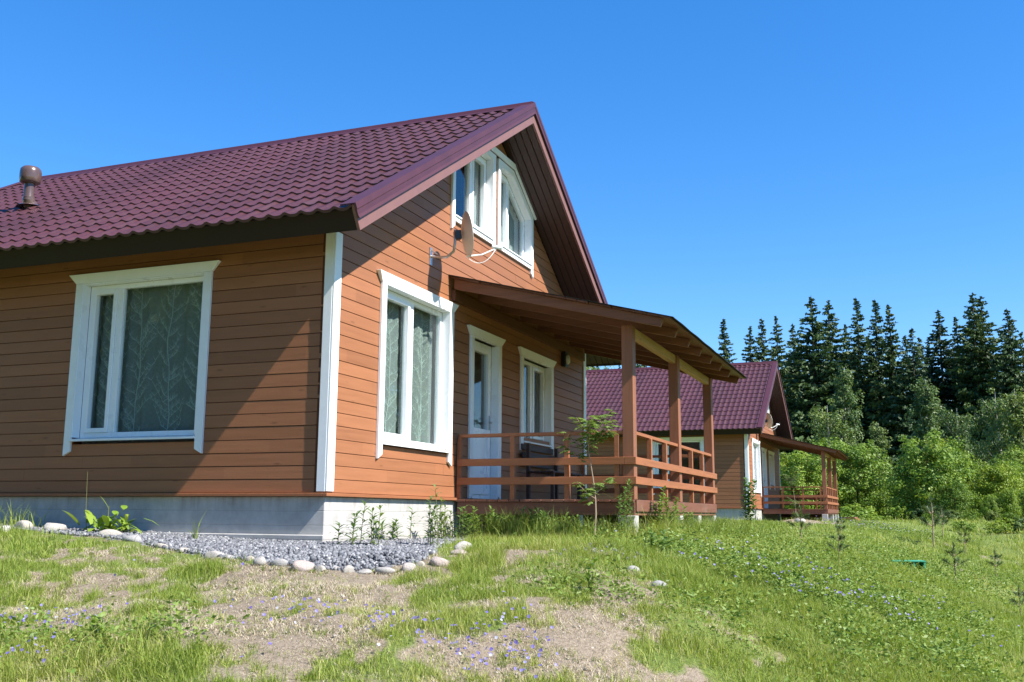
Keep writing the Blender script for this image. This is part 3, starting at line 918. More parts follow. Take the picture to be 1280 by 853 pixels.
# ---- things fixed to or standing on the houses
def dish(label, loc, rz):
    d = thing('satellite_dish', label, 'satellite dish', loc, rz, 'satellite dishes on the gables')
    nrm = Vector((.60, -.79, .14)).normalized(); c = Vector((.04, -.42, .28))
    sx = nrm.cross(Vector((0, 0, 1))).normalized(); sz = sx.cross(nrm)
    mb = MB(); rings = 6; n = 36; vs = []; fs = []
    for side_, off in ((0, 0), (1, .006)):
        for i_ in range(rings + 1):
            r = .002 + .283 * i_ / rings
            for k in range(n):
                a_ = 2 * PI * k / n
                vs.append(c + sx * (r * .95 * math.cos(a_)) + sz * (r * math.sin(a_)) + nrm * (r * r * .75 - off))
    m = (rings + 1) * n
    for s in (0, 1):
        for i_ in range(rings):
            for k in range(n):
                k2 = (k + 1) % n; b = s * m + i_ * n
                fs.append((b + k, b + k2, b + n + k2, b + n + k))
    b = rings * n
    for k in range(n): fs.append((b + k, b + (k + 1) % n, m + b + (k + 1) % n, m + b + k))
    mb.add(vs, fs); mb.build('reflector', M['dishback'], d, smooth=True)
    mb = MB()
    mb.box(-.035, .035, -.012, -.0005, -.08, .14); mb.tube([(0, -.01, .03), (-.02, -.14, -.0), (-.02, -.24, .0), (-.03, -.33, .06), (-.03, -.345, .16), (-.03, -.345, .33)], .017, 10)
    mb.tube([(0, -.01, .11), (-.02, -.15, .01)], .008)
    mb.build('bracket', M['grey_metal'], d, smooth=True)
    mb = MB(); q_ = c - nrm * .03
    mb.hexa([tuple(q_ + sx * a_ + sz * b_ - nrm * e_) for e_ in (0, .08) for a_, b_ in ((-.05, -.06), (.05, -.06), (.05, .05), (-.05, .05))])
    mb.build('clamp', M['blackiron'], d, .004)
    foot = c - sz * .275 + nrm * .02; tip = c + nrm * .40 - sz * .20
    mb = MB(); mb.tube([foot, (foot + tip) / 2 - sz * .03, tip], .010); mb.tube([tip - nrm * .05 + sz * .03, tip + nrm * .07 - sz * .0], [.022, .028], 12)
    mb.build('feed_arm', M['cable'], d, smooth=True)
    mb = MB(); pts = []
    for k in range(13):
        t = k / 12; p = tip.lerp(foot - nrm * .02, t) - sz * (.13 * math.sin(PI * t)) + sx * .02 * math.sin(2 * PI * t); pts.append(p)
    mb.tube(pts, .0045, 6)
    mb.build('cable', M['cable'], d, smooth=True)
    return d
dish('grey satellite dish on the near gable, beside the upper windows', (2.19, 0, 2.90), 0)
dish('small satellite dish on the far house gable, above its porch roof', (26.899 + 2.19, -.1211, 2.9525), -.0059)

def lamp(label, loc):
    d = thing('wall_lamp', label, 'lamp', loc)
    mb = MB(gab); mb.box(-.07, .07, .0005, .05, -.12, .12); mb.box(-.085, .085, .05, .085, -.13, .13); mb.build('housing', M['blackiron'], d, .008)
    mb = MB(gab); mb.lathe([(.001, 0), (.06, .0), (.06, .02), (.045, .04), (.001, .048)], (0, 0, 0), 20)
    mb.v = [gab(p[0], .086 + p[2], p[1] * -1.4) for p in [(q_[0], -q_[1], q_[2]) for q_ in mb.v]]
    mb.build('lens', M['lens'], d, smooth=True)
lamp('small black wall lamp with pale lens under the near porch roof', (7.25, 0, 2.37))

# garden bench under the porch window
b = thing('garden_bench', 'dark slatted wooden bench under the porch window', 'bench', (5.95, -.32, -.02))
mb = MB()
for k in range(4): mb.box(-.70, .70, -.22 + k * .11, -.13 + k * .11, .42, .445)
mb.build('seat', M['bench'], b, .004)
mb = MB()
for k in range(3): mb.box(-.70, .70, .225 + .02 * k, .25 + .02 * k, .52 + k * .12, .61 + k * .12)
mb.build('backrest', M['bench'], b, .004)
for x in (-.66, .60):
    for yy, h in ((-.21, .42), (.17, .86)):
        mb = MB(); mb.box(x, x + .06, yy, yy + .052, 0, h - .001); mb.build('leg', M['bench'], b, .004)
# curtains
def curtain(label, fn, u0, u1, z0, z1, n, stems, seed, loc=(0, 0, 0), rz=0):
    rr = random.Random(seed)
    t = thing('lace_curtain', label, 'curtain', loc, rz)
    nu = 60; V = []; F = []
    wav = lambda u: .018 * math.sin((u - u0) * 21) + .010 * math.sin((u - u0) * 47 + 1)
    for k in range(nu + 1):
        u = u0 + (u1 - u0) * k / nu
        V += [(u, n + wav(u), z0), (u, n + wav(u), z1)]
    for k in range(nu): F.append((2 * k, 2 * k + 2, 2 * k + 3, 2 * k + 1))
    mb = MB(fn); mb.add(V, F); mb.build('sheet', M['gauze'], t, smooth=True)
    mb = MB(fn)
    def ribbon(pts, w0, w1):
        vs = []; L = len(pts)
        for k, (u, z) in enumerate(pts):
            a_, b_ = pts[min(k + 1, L - 1)], pts[max(k - 1, 0)]
            du, dz = a_[0] - b_[0], a_[1] - b_[1]; l_ = math.hypot(du, dz) + 1e-9
            w = (w0 + (w1 - w0) * k / (L - 1)) / 2
            vs += [(u - dz / l_ * w, n + wav(u) + .004, z + du / l_ * w), (u + dz / l_ * w, n + wav(u) + .004, z - du / l_ * w)]
        mb.add(vs, [(2 * k, 2 * k + 1, 2 * k + 3, 2 * k + 2) for k in range(L - 1)])
    for s in stems:
        pts = [(s + .022 * math.sin(z * 4 + s * 9) + .01 * math.sin(z * 11 + s), z) for z in np.linspace(z0, z1, 14)]
        ribbon(pts, .013, .009)
        z = z0 + .03; sd = 1
        while z < z1 - .05:
            L = rr.uniform(.07, .28); sd = -sd if rr.random() < .8 else sd; cv = rr.uniform(.1, .9); tl = rr.uniform(.3, .85)
            bx = s + .022 * math.sin(z * 4 + s * 9) + .01 * math.sin(z * 11 + s)
            br = []
            for k in range(6):
                q_ = k / 5
                br.append((bx + sd * L * q_ + rr.uniform(-.006, .006), z + L * (q_ * tl + cv * q_ * q_)))
            br = [p for p in br if u0 < p[0] < u1 and p[1] < z1]
            if len(br) > 2:
                ribbon(br, .006, .003)
                for k in range(1, len(br)):
                    for s3 in (-1, 1):
                        for _ in range(2):
                            a_ = rr.uniform(.5, 1.5); l_ = rr.uniform(.03, .075); p = br[k]
                            q_ = (p[0] + s3 * l_ * math.cos(a_), p[1] + l_ * math.sin(a_))
                            if u0 < q_[0] < u1 and q_[1] < z1: ribbon([p, ((p[0] + q_[0]) / 2 + .004, (p[1] + q_[1]) / 2), q_], .0045, .0025)
            z += rr.uniform(.02, .10)
    mb.build('embroidery', M['lace'], t)
    return t
curtain('sheer curtain with pale branch pattern in the shaded window of the near house long wall', sid, 1.58, 3.32, .58, 2.40, -.24, (1.80, 2.22, 2.66, 3.05), 3)
curtain('sheer branch-patterned curtain in the sunlit wide window of the near house gable', gab, 1.08, 2.72, .58, 2.40, -.22, (1.25, 1.62, 2.02, 2.4), 4)
curtain('pale curtain in the sunlit window of the far house gable', gab, 1.06, 2.30, .58, 2.40, -.30, (1.22, 1.52, 1.84, 2.14), 5, (26.899, -.1211, .0525), -.0059)
for ua, ub, zt, lab in ((3.62, 4.06, 4.8, 'plain grey curtain in the left upper gable window of the near house'), (4.44, 5.68, 4.78, 'plain grey curtain in the right upper gable window of the near house')):
    mb = MB(gab); vs = []
    for k in range(41):
        u = ua + (ub - ua) * k / 40; w_ = -.20 + .016 * math.sin(u * 55) + .006 * math.sin(u * 131)
        vs += [(u, w_, 3.7), (u, w_, min(zt, 4.36 + .59 * min(u - 2.82, W - 2.82 - u)))]
    mb.add(vs, [(2 * k, 2 * k + 2, 2 * k + 3, 2 * k + 1) for k in range(40)])
    tag(mb.build('window_curtain', M['blind'], None, smooth=True), lab, 'curtain')

# ------------------------------------------------------------------ stones and gravel
CX, CY = -8.5855, -5.3715
YAW = 1.1928
def view_pts(n, d0, d1, half=.56):
    d = np.sqrt(RS.uniform(d0 * d0, d1 * d1, n)); a_ = RS.uniform(-half, half, n)
    # bearing measured from +y towards +x
    b_ = YAW + a_
    return CX + d * np.sin(b_), CY + d * np.cos(b_), d
def solid(x, y):
    return ((x > -.06) & (x < W + .1) & (y > -.02) & (y < BL)) | ((x > 26.85) & (x < 35.5) & (y > -.15) & (y < 9))
def rock_mesh(seed, sub=2):
    rr = np.random.RandomState(seed)
    bm = bmesh.new(); bmesh.ops.create_icosphere(bm, subdivisions=sub, radius=1)
    dirs = rr.randn(7, 3); dirs /= np.linalg.norm(dirs, axis=1)[:, None]; cut = rr.uniform(.5, .85, 7)
    for v in bm.verts:
        p = np.array(v.co)
        for d_, c_ in zip(dirs, cut):
            e = p @ d_ - c_
            if e > 0: p = p - d_ * e * .9
        v.co = p
    me = bpy.data.meshes.new('edging_stone'); bm.to_mesh(me); bm.free()
    me.polygons.foreach_set('use_smooth', np.ones(len(me.polygons), bool)); me.materials.append(M['stone'])
    return me
rocks = [rock_mesh(s, 3) for s in range(6)]
ORD = ['first', 'second', 'third', 'fourth', 'fifth', 'sixth', 'seventh', 'eighth', 'ninth', 'tenth', 'eleventh', 'twelfth', 'thirteenth', 'fourteenth', 'fifteenth',
       'sixteenth', 'seventeenth', 'eighteenth', 'nineteenth', 'twentieth', 'twenty-first', 'twenty-second', 'twenty-third', 'twenty-fourth', 'twenty-fifth', 'twenty-sixth', 'twenty-seventh', 'twenty-eighth', 'twenty-ninth', 'thirtieth']
CAMP = Vector((-8.5855, -5.3715, -.1853))
for k, (x, y, wpx, hpx) in enumerate(STONES):
    d_ = (Vector((x, y, -.5)) - CAMP).length
    w_ = wpx / 1250 * d_ / 2 * 1.0; h_ = hpx / 1250 * d_ * .95
    o = bpy.data.objects.new('edging_stone', rocks[k % 6])
    o.location = (x, y, gz(x, y) + h_ * .22); o.scale = (w_ * R.uniform(.75, 1), w_, h_ * .78)
    o.rotation_euler = (R.uniform(-.15, .15), R.uniform(-.15, .15), math.atan2(-.93, .37) - PI / 2 + R.uniform(-.25, .25))
    link(o)
    size = 'large' if wpx >= 26 else ('middling' if wpx >= 17 else 'small')
    tag(o, f'{size} rounded stone edging the gravel, {ORD[k]} of the row counted from the left', 'stone', 'stones edging the gravel strip')
for x, y, s, lab in ((-2.04, -3.81, .045, 'small pale stone lying in the grass below the porch corner, nearer the camera'), (-1.63, -3.53, .04, 'little whitish stone in the grass below the porch corner post'),
                     (27.3, -1.75, .16, 'white stone in front of the far house porch')):
    o = bpy.data.objects.new('field_stone', rocks[1]); o.location = (x, y, gz(x, y) + s * .3); o.scale = (s, s * 1.2, s * .8); link(o)
    tag(o, lab, 'stone')

def scatter_rocks(pts, rad, name):
    t = np.array([[0, 0, 1], [.9, 0, .3], [.25, .85, .3], [-.75, .5, .25], [-.7, -.55, .3], [.3, -.85, .25], [.6, .5, -.6], [-.6, .1, -.7], [.1, -.6, -.6]])
    tr = [(0, 1, 2), (0, 2, 3), (0, 3, 4), (0, 4, 5), (0, 5, 1), (1, 6, 2), (2, 7, 3), (3, 7, 4), (4, 8, 5), (5, 8, 1), (1, 8, 6), (2, 6, 7), (7, 8, 4), (6, 8, 7)]
    n = len(pts); B = t[None] * RS.uniform(.7, 1.25, (n, len(t), 1))
    q_ = RS.randn(n, 3, 3); u, _, vt = np.linalg.svd(q_); Rm = u @ vt
    sc = RS.uniform(.7, 1.3, (n, 1, 3)) * rad[:, None, None]
    V = np.einsum('nij,nkj->nki', Rm, B * sc) + pts[:, None]
    F = (np.arange(n) * len(t))[:, None, None] + np.array(tr)[None]
    tint = np.repeat(np.clip(RS.normal(.5, .24, n), 0, 1), len(t))
    return np_mesh(name, V.reshape(-1, 3), tris=F.reshape(-1, 3), mat=M['gravel'], tint=tint)
P = RS.uniform((-2.6, -2.3), (3.0, 5.6), (70000, 2)); P = P[inpoly(P[:, 0], P[:, 1], GPOLY) & ((P[:, 0] < -.05) | (P[:, 1] < .0))][:26000]
P2 = np.stack([RS.normal(-.1, .55, 700), RS.normal(-3.05, .2, 700)], -1)
P = np.concatenate([P, P2])
rad = RS.uniform(.008, .021, len(P)); pts = np.stack([P[:, 0], P[:, 1], terrain(P[:, 0], P[:, 1]) + rad * .4 + .004], -1)
px_, py_, pd_ = view_pts(6000, 3.8, 9.5); k_ = (RS.rand(6000) < bare(px_, py_)) & ~solid(px_, py_)
px_, py_ = px_[k_], py_[k_]; pr_ = .003 + .010 * RS.rand(len(px_)) ** 3
M['pebble'] = simple('pebbles', (.33, .29, .24), .85, .2, var=.5, scale=40)
pm = scatter_rocks(np.stack([px_, py_, terrain(px_, py_) + pr_ * .3], -1), pr_, 'pebbles'); pm.materials.clear(); pm.materials.append(M['pebble'])
tag(link(bpy.data.objects.new('pebbles', pm)), 'tiny pebbles strewn over the bare soil', 'pebbles', kind='stuff')
gv = bpy.data.objects.new('gravel', scatter_rocks(pts, rad, 'gravel')); link(gv); tag(gv, 'grey crushed stone laid along the foot of the near house', 'gravel', kind='stuff')

# ------------------------------------------------------------------ grass and ground cover
def blades(x, y, h, wd, lean, tint, zoff=0):
    n = len(x); z = terrain(x, y) + zoff - .01
    az = RS.uniform(0, 2 * PI, n); fa = az + RS.uniform(-1, 1, n)
    dx, dy = np.cos(az), np.sin(az); sx, sy = -np.sin(fa), np.cos(fa)
    V = np.zeros((n, 5, 3), np.float32)
    m_ = .5
    for k, (t, ww) in enumerate(((0, 1), (0, 1), (m_, .8), (m_, .8), (1, 0))):
        s = -1 if k % 2 == 0 else 1
        if k == 4: s = 0
        bend = lean * h * t ** 2
        V[:, k, 0] = x + dx * bend + s * sx * wd * ww / 2
        V[:, k, 1] = y + dy * bend + s * sy * wd * ww / 2
        V[:, k, 2] = z + h * t * np.sqrt(np.maximum(.15, 1 - (lean * t) ** 2 * .5))
    b0 = np.arange(n) * 5
    Q = np.stack([b0, b0 + 1, b0 + 3, b0 + 2], -1); T = np.stack([b0 + 2, b0 + 3, b0 + 4], -1)
    return V.reshape(-1, 3), Q, T, np.repeat(tint, 5)
def join(parts):
    V = []; Q = []; T = []; C = []; o = 0
    for v, q_, t, c in parts:
        V.append(v); C.append(c)
        if len(q_): Q.append(q_ + o)
        if len(t): T.append(t + o)
        o += len(v)
    return np.concatenate(V), (np.concatenate(Q) if Q else None), (np.concatenate(T) if T else None), np.concatenate(C)
parts = []
def hmap(x, y):
    """grass height by place"""
    n = vnoise(x, y, .9, 41) * .6 + vnoise(x, y, .3, 42) * .4
    lush = np.exp(-(((x + 2.0) / .5) ** 2 + ((y + 2.55) / .4) ** 2))
    east = sstep((-y - 3.6 + .0 * x) / 1.5) * .6
    porch_ = np.exp(-((x - 2.75) / .35) ** 2) * ((y < -.1) & (y > -2.5)) + np.exp(-((y + 2.7) / .3) ** 2) * ((x > 2.8) & (x < 8.4))
    return (.026 + .062 * n) * (1 + .7 * lush + .6 * east + 2.3 * porch_)
for (n, d0, d1, ws, hs) in ((520000, 3.6, 8.5, 1.0, 1.0), (420000, 8.5, 16, 1.5, 1.15), (260000, 16, 34, 3.0, 1.4), (120000, 34, 75, 6.5, 1.7)):
    x, y, d = view_pts(n, d0, d1)
    b_ = bare(x, y)
    edge = inpoly(x, y, GPOLY)
    if d0 < 10:
        nearst = np.zeros(len(x), bool)
        for k in range(8): nearst |= inpoly(x + .24 * math.cos(k * PI / 4), y + .24 * math.sin(k * PI / 4), GPOLY)
        edge |= nearst & (RS.rand(n) < .86)
    dn = sstep((vnoise(x, y, .35, 43) - .12) / .45)
    keep = (RS.rand(n) > b_ * 1.02) & ~solid(x, y) & ~edge & (RS.rand(n) < .30 + .7 * dn)
    # thin the grass between the stones and the house; none far behind the house
    keep &= ~((x > 3.2) & (x < 8.1) & (y > -2.25) & (y < .1))
    keep &= ~((y > 2.5) & (x > 0) & (x < 20))
    x, y, d, b_ = x[keep], y[keep], d[keep], b_[keep]
    h = hmap(x, y) * RS.lognormal(0, .35, len(x)) * hs * (1 - .45 * b_)
    h *= 1 - .25 * sstep((x * .37 - y * .93 - 2.8) / 1.5) * (d < 30)
    w_ = RS.uniform(.0022, .0045, len(x)) * ws
    dry = vnoise(x, y, 1.3, 44)
    yel = .34 + .22 * sstep((dry - .45) / .3)
    rgt = sstep((x * .37 - y * .93 - 2.2) / 1.5)
    tint = np.clip(RS.normal(yel + .02 * rgt, .14, len(x)) + .32 * b_ + (RS.rand(len(x)) < .10) * .4, 0, 1)
    parts.append(blades(x, y, h, w_, RS.uniform(.15, 1.0, len(x)), tint))
# small tufts and seedlings that dot the bare soil
tx, ty, td = view_pts(9000, 3.8, 9.0); tb_ = bare(tx, ty)
k_ = (RS.rand(len(tx)) < .12 + .5 * tb_) & ~solid(tx, ty) & ~inpoly(tx, ty, GPOLY); tx, ty = tx[k_], ty[k_]
nb_ = 16; hh = np.repeat(RS.uniform(.012, .055, len(tx)), nb_); sp_ = np.repeat(RS.uniform(.006, .028, len(tx)), nb_)
bx = np.repeat(tx, nb_) + RS.normal(0, 1, len(tx) * nb_) * sp_; by = np.repeat(ty, nb_) + RS.normal(0, 1, len(tx) * nb_) * sp_
tt = np.clip(np.repeat(RS.normal(.42, .22, len(tx)), nb_) + RS.normal(0, .1, len(bx)), 0, 1)
parts.append(blades(bx, by, hh * RS.uniform(.5, 1.2, len(bx)), RS.uniform(.0022, .0045, len(bx)), RS.uniform(.3, 1.3, len(bx)), tt))
V, Q, T, C = join(parts)
gr = bpy.data.objects.new('grass', np_mesh('grass', V, Q, T, M['grass'], C)); link(gr)
tag(gr, 'patchy meadow grass covering the yard and the bank', 'grass', kind='stuff')
# dry straw lying on the bare soil
x, y, d = view_pts(220000, 3.8, 9.5); b_ = bare(x, y); k_ = (RS.rand(len(x)) < b_ * .85 + .12) & ~solid(x, y) & ~inpoly(x, y, GPOLY)
x, y = x[k_], y[k_]; n = len(x)
V, Q, T, C = blades(x, y, RS.uniform(.02, .06, n), RS.uniform(.0015, .0035, n), RS.uniform(1.1, 1.9, n), np.clip(RS.normal(.95, .1, n), 0, 1), .004)
st = bpy.data.objects.new('dry_straw', np_mesh('dry_straw', V, Q, T, leafmat('dry straw', (.30, .24, .14), (.40, .33, .21), (.52, .44, .32), .15, .7), C)); link(st)
tag(st, 'short dry straw littering the bare trodden soil', 'straw', kind='stuff')

def leaf_quads(c, nrm_jit, ln, wd, tint, up=.5):
    """diamond leaves: 4 verts each"""
    n = len(c)
    d = RS.randn(n, 3); d[:, 2] = np.abs(d[:, 2]) * up; d /= np.linalg.norm(d, axis=1)[:, None]
    s = np.cross(d, RS.randn(n, 3)); s /= np.linalg.norm(s, axis=1)[:, None] + 1e-9
    ln = np.asarray(ln)[:, None] if np.ndim(ln) else ln; wd = np.asarray(wd)[:, None] if np.ndim(wd) else wd
    V = np.stack([c, c + d * ln * .45 + s * wd * .5, c + d * ln, c + d * ln * .45 - s * wd * .5], 1)
    b0 = np.arange(n) * 4
    return V.reshape(-1, 3), np.stack([b0, b0 + 1, b0 + 2, b0 + 3], -1), [], np.repeat(tint, 4)
# broad-leaved weeds: thick along the crest of the bank
WEED = [(1.78, -3.29, .5), (.82, -3.7, .5), (-.32, -4.09, .5), (-.4, -4.35, .45), (-.3, -4.6, .45), (-.2, -4.86, .5), (-.0, -5.1, .5), (.42, -5.22, .5), (.66, -5.5, .5), (2.6, -5.7, .9), (3.5, -4.4, .8),
        (1.5, -4.5, .8), (.3, -3.4, .6), (5, -4.2, 1.2), (-2.3, -4.6, .6), (-1.4, -5.4, .7), (-4.6, -1.4, .35), (-4.7, -1.0, .3), (-4.5, -1.9, .25), (-2.6, -3.55, .3), (9, -5.5, 1.5), (13, -7, 2), (28.5, -3.7, .8), (27, -4.2, .8), (21, -4.8, 1.2), (25, -5.3, 1.4)]
parts = []
for cx, cy, r in WEED:
    d_ = math.hypot(cx - CX, cy - CY); n = int(5200 * r * r / (.25 + .02 * d_ ** 1.3)) + 300
    x = RS.normal(cx, r * .7, n); y = RS.normal(cy, r * .7, n)
    cl = vnoise(x, y, .18, 61); k_ = (cl > .42) & ~solid(x, y)
    x, y, cl = x[k_], y[k_], cl[k_]; n = len(x)
    z = terrain(x, y) + RS.uniform(0, 1, n) ** 1.3 * (.05 + .20 * (cl - .42) / .5)
    s = RS.uniform(.014, .034, n) * (1 + .03 * d_)
    parts.append(leaf_quads(np.stack([x, y, z], -1), 0, s, s * .45, np.clip(RS.normal(.5, .2, n), 0, 1)))
V, Q, T, C = join(parts)
wd = bpy.data.objects.new('meadow_weeds', np_mesh('meadow_weeds', V, Q, None, M['leaf'], C)); link(wd)
tag(wd, 'low broad-leaved weeds growing through the grass of the bank', 'weeds', kind='stuff')
# wild violas: five petals each
VIO = [(-4.85, -1.44, 14), (-4.42, -1.08, 12), (-4.35, -.83, 10), (-4.19, -.95, 10), (-3.41, -.21, 9), (-4.17, -.76, 16), (-3.1, -.79, 4), (-3.19, -.4, 5), (-4.14, -1.1, 10), (-3.87, -1.91, 5), (-3.82, -2.13, 10),
       (-4.2, -2.44, 6), (-3.96, -2.45, 14), (-4.02, -2.58, 8), (-4.07, -2.82, 5), (-4.07, -3.02, 18), (-4.0, -3.1, 12), (-3.9, -3.52, 26), (-4.16, -3.51, 18), (-4.12, -3.41, 10), (-3.63, -3.37, 12), (-4.1, -3.6, 16), (-4.67, -2.4, 2), (-4.77, -1.43, 8),
       (1.48, -3.11, 20), (1.78, -3.29, 12), (.82, -3.7, 30), (-.32, -4.09, 40), (-.44, -4.29, 45), (-.29, -4.42, 50), (-.3, -4.57, 60), (-.27, -4.74, 60), (-.21, -4.86, 60), (-.09, -5.03, 55), (.42, -5.22, 50), (.66, -5.37, 40), (2.85, -5.6, 40), (2.51, -5.95, 30),
       (28.75, -3.62, 120), (27.09, -4.19, 150), (24, -4.4, 150), (20.68, -4.69, 90), (24.99, -5.27, 40)]
parts = []
for cx, cy, n in VIO:
    d_ = math.hypot(cx - CX, cy - CY); sp = .11 if d_ < 6.5 else .22 + .02 * d_
    n = int(n * (1.2 if d_ < 6.5 else .32))
    x = RS.normal(cx, sp, n); y = RS.normal(cy, sp, n); z = terrain(x, y) + RS.uniform(.03, .10, n) + (.08 if d_ > 6.5 else 0)
    tb = RS.choice([.05, .3, .5, .95], n, p=[.35, .38, .2, .07])
    rr_ = RS.uniform(.0065, .0105, n) * (1 + .03 * max(0, d_ - 6))
    ax = np.array([-.5, -.25, .75]) + RS.normal(0, .4, (n, 3)); ax /= np.linalg.norm(ax, axis=1)[:, None]
    e1 = np.cross(ax, RS.randn(n, 3)); e1 /= np.linalg.norm(e1, axis=1)[:, None]; e2 = np.cross(ax, e1)
    c = np.stack([x, y, z], -1)
    for k in range(5):
        a_ = 2 * PI * k / 5
        d1 = e1 * math.cos(a_) + e2 * math.sin(a_); d2 = -e1 * math.sin(a_) + e2 * math.cos(a_)
        r1 = rr_[:, None]
        V = np.stack([c, c + d1 * r1 * .7 + d2 * r1 * .5, c + d1 * r1 + ax * r1 * .15, c + d1 * r1 * .7 - d2 * r1 * .5], 1)
        b0 = np.arange(n) * 4
        parts.append((V.reshape(-1, 3), np.stack([b0, b0 + 1, b0 + 2, b0 + 3], -1), [], np.repeat(np.clip(tb + (.25 if k == 0 else 0), 0, 1), 4)))
V, Q, T, C = join(parts)
vi = bpy.data.objects.new('wild_violas', np_mesh('wild_violas', V, Q, None, M['viola'], C)); link(vi)
tag(vi, 'small violet and whitish wild violas scattered through the grass', 'flowers', kind='stuff')

# ------------------------------------------------------------------ single plants
def add_crown(name, parent, parts, mat):
    V, Q, T, C = join(parts)
    return link(bpy.data.objects.new(name, np_mesh(name, V, Q, T, mat, C)), parent)
def blade_leaf(p, d, ln, wd, droop, tint, seg=3):
    """one bent lanceolate leaf as a strip"""
    p = np.array(p, float); d = np.array(d, float); d /= np.linalg.norm(d)
    s = np.cross(d, (0, 0, 1)); s /= np.linalg.norm(s) + 1e-9
    V = []
    for k in range(seg + 1):
        t = k / seg
        c = p + d * ln * t + np.array((0, 0, -droop * ln * t * t))
        w = wd * math.sin(PI * (.12 + .88 * t)) * .5 if t < 1 else 0.0005
        V += [c - s * w, c + s * w]
    Q = [(2 * k, 2 * k + 1, 2 * k + 3, 2 * k + 2) for k in range(seg)]
    return np.array(V), np.array(Q), [], np.full(len(V), tint)
def herb(name, label, cat, x, y, h, stems, nleaf, ll, lw, group, mat='herb', seed=0, spread=.06, up=.5):
    rr = random.Random(seed)
    t = thing(name, label, cat, (x, y, gz(x, y) - .01), 0, group)
    mb = MB(); parts = []
    for s in range(stems):
        bx, by = rr.gauss(0, spread), rr.gauss(0, spread); hh = h * rr.uniform(.6, 1) if s else h
        lx, ly = rr.uniform(-.12, .12) * hh, rr.uniform(-.12, .12) * hh
        pt_ = lambda q_: (bx + lx * q_ * q_, by + ly * q_ * q_, hh * q_)
        mb.tube([pt_(k / 4) for k in range(5)], [.0045 * (1 - .6 * k / 4) for k in range(5)], 5)
        az = rr.uniform(0, 6)
        for k in range(nleaf):
            q_ = .12 + .88 * (k / (nleaf - 1)); az += 2.4
            L = ll * (1 - .55 * q_) * rr.uniform(.75, 1.2) * (1.3 if q_ > .15 else .8)
            e = up + .5 * q_
            parts.append(blade_leaf(pt_(q_), (math.cos(az), math.sin(az), e), L, lw * rr.uniform(.8, 1.2), rr.uniform(.2, .6), min(1, max(0, rr.gauss(.5, .2)))))
    mb.build('stem', M['stem'], t)
    add_crown('leaves', t, parts, M[mat])
    return t
WG = 'willowherb plants along the near foundation'
HERBS = [(-.50, -.50, .34, 2, 'short leafy willowherb at the corner of the near foundation'),
         (-.36, -.66, .46, 3, 'leafy willowherb with two leaning tops by the near foundation corner'),
         (1.30, -.16, .38, 1, 'lone thin willowherb against the sunlit foundation'),
         (1.05, -.14, .22, 2, 'smallest seedling against the middle of the sunlit foundation'),
         (1.9, -.35, .52, 5, 'tall bushy willowherb before the right end of the sunlit foundation'),
         (.1, -1.15, .62, 3, 'bushy willowherb standing in front of the others on the gravel'),
         (2.35, -.25, .40, 3, 'willowherb at the right end of the sunlit foundation'),
         (2.85, -.22, .44, 4, 'leafy weed at the inner corner of foundation and porch')]
for k, (x, y, h, s, lab) in enumerate(HERBS): herb('willowherb', lab, 'weed', x, y, h * .92, s + 1, 22, .17, .024, WG, seed=k, up=.35)
PG = 'weeds growing along the porch edge'
for k, (x, y, h, s, n_, ll, lw, lab) in enumerate(((2.72, -.55, .36, 7, 18, .12, .02, 'bright green leafy weed before the left end of the porch void'),
        (2.75, -1.15, .34, 7, 16, .13, .02, 'green weed clump before the middle of the porch void'),
        (2.72, -1.55, .28, 6, 14, .12, .018, 'low weed before the porch void, left of the sapling'),
        (2.80, -2.33, .66, 3, 40, .10, .02, 'tall leafy willowherb in front of the porch corner post'),
        (3.75, -2.55, .62, 8, 26, .10, .024, 'tall bushy weed by the front railing of the near porch'),
        (4.35, -2.62, .40, 6, 18, .10, .022, 'middling weed under the front railing, right of the bushy one'),
        (.0, -3.3, .2, 5, 12, .09, .03, 'low broad-leaved weed in the grass below the sapling'),
        (21.5, -.9, 1.25, 4, 34, .2, .07, 'dark leafy weed in front of the far house corner'))):
    herb('weed', lab, 'weed', x, y, h * 1.08, s, int(n_ * 1.4), ll * 1.5, lw * 1.4, PG if x < 10 else None, seed=40 + k, spread=.11)
for k, (x, y, h, lab) in enumerate(((-4.46, -1.46, .17, 'bright green leafy shoot in the foreground, left, taller of the two'), (-4.62, -1.66, .12, 'bright green shoot in the foreground, lower and nearer'), (-2.62, -3.52, .2, 'light green leafy plant on the bare soil before the porch'))):
    herb('leafy_shoot', lab, 'plant', x, y, h, 3, 10, .075, .026, None, 'bush', 70 + k, .02)
# grass tussocks along the foundation and porch
def tussock(label, x, y, h, n, group, spread=.12, tint=.4):
    xx = np.clip(RS.normal(0, spread, n), -1.6 * spread, 1.6 * spread); yy = np.clip(RS.normal(0, spread, n), -1.6 * spread, 1.6 * spread)
    V, Q, T, C = blades(xx + x, yy + y, h * RS.uniform(.4, 1.1, n), RS.uniform(.004, .008, n), RS.uniform(.2, 1.0, n), np.clip(RS.normal(tint, .15, n), 0, 1))
    o_ = Vector((x, y, gz(x, y))); V = V - np.array(o_)
    o = bpy.data.objects.new('grass_tussock', np_mesh('grass_tussock', V, Q, T, M['grass'], C)); o.location = o_; link(o)
    tag(o, label, 'grass', group)
TG = 'tall grass tussocks by the porch'
tussock('tall grass tussock before the porch void, third clump from the wall', 2.75, -.85, .42, 420, TG, .16)
tussock('broad bright grass tussock at the middle of the porch void', 2.6, -1.3, .42, 560, TG, .24)
tussock('grass tussock at the foot of the sapling', 2.6, -1.9, .34, 420, TG, .2)
tussock('tall grass tussock under the front railing, left part', 4.0, -2.75, .36, 500, TG, .22)
tussock('tall grass tussock under the front railing, middle', 5.3, -2.75, .34, 500, TG, .28)
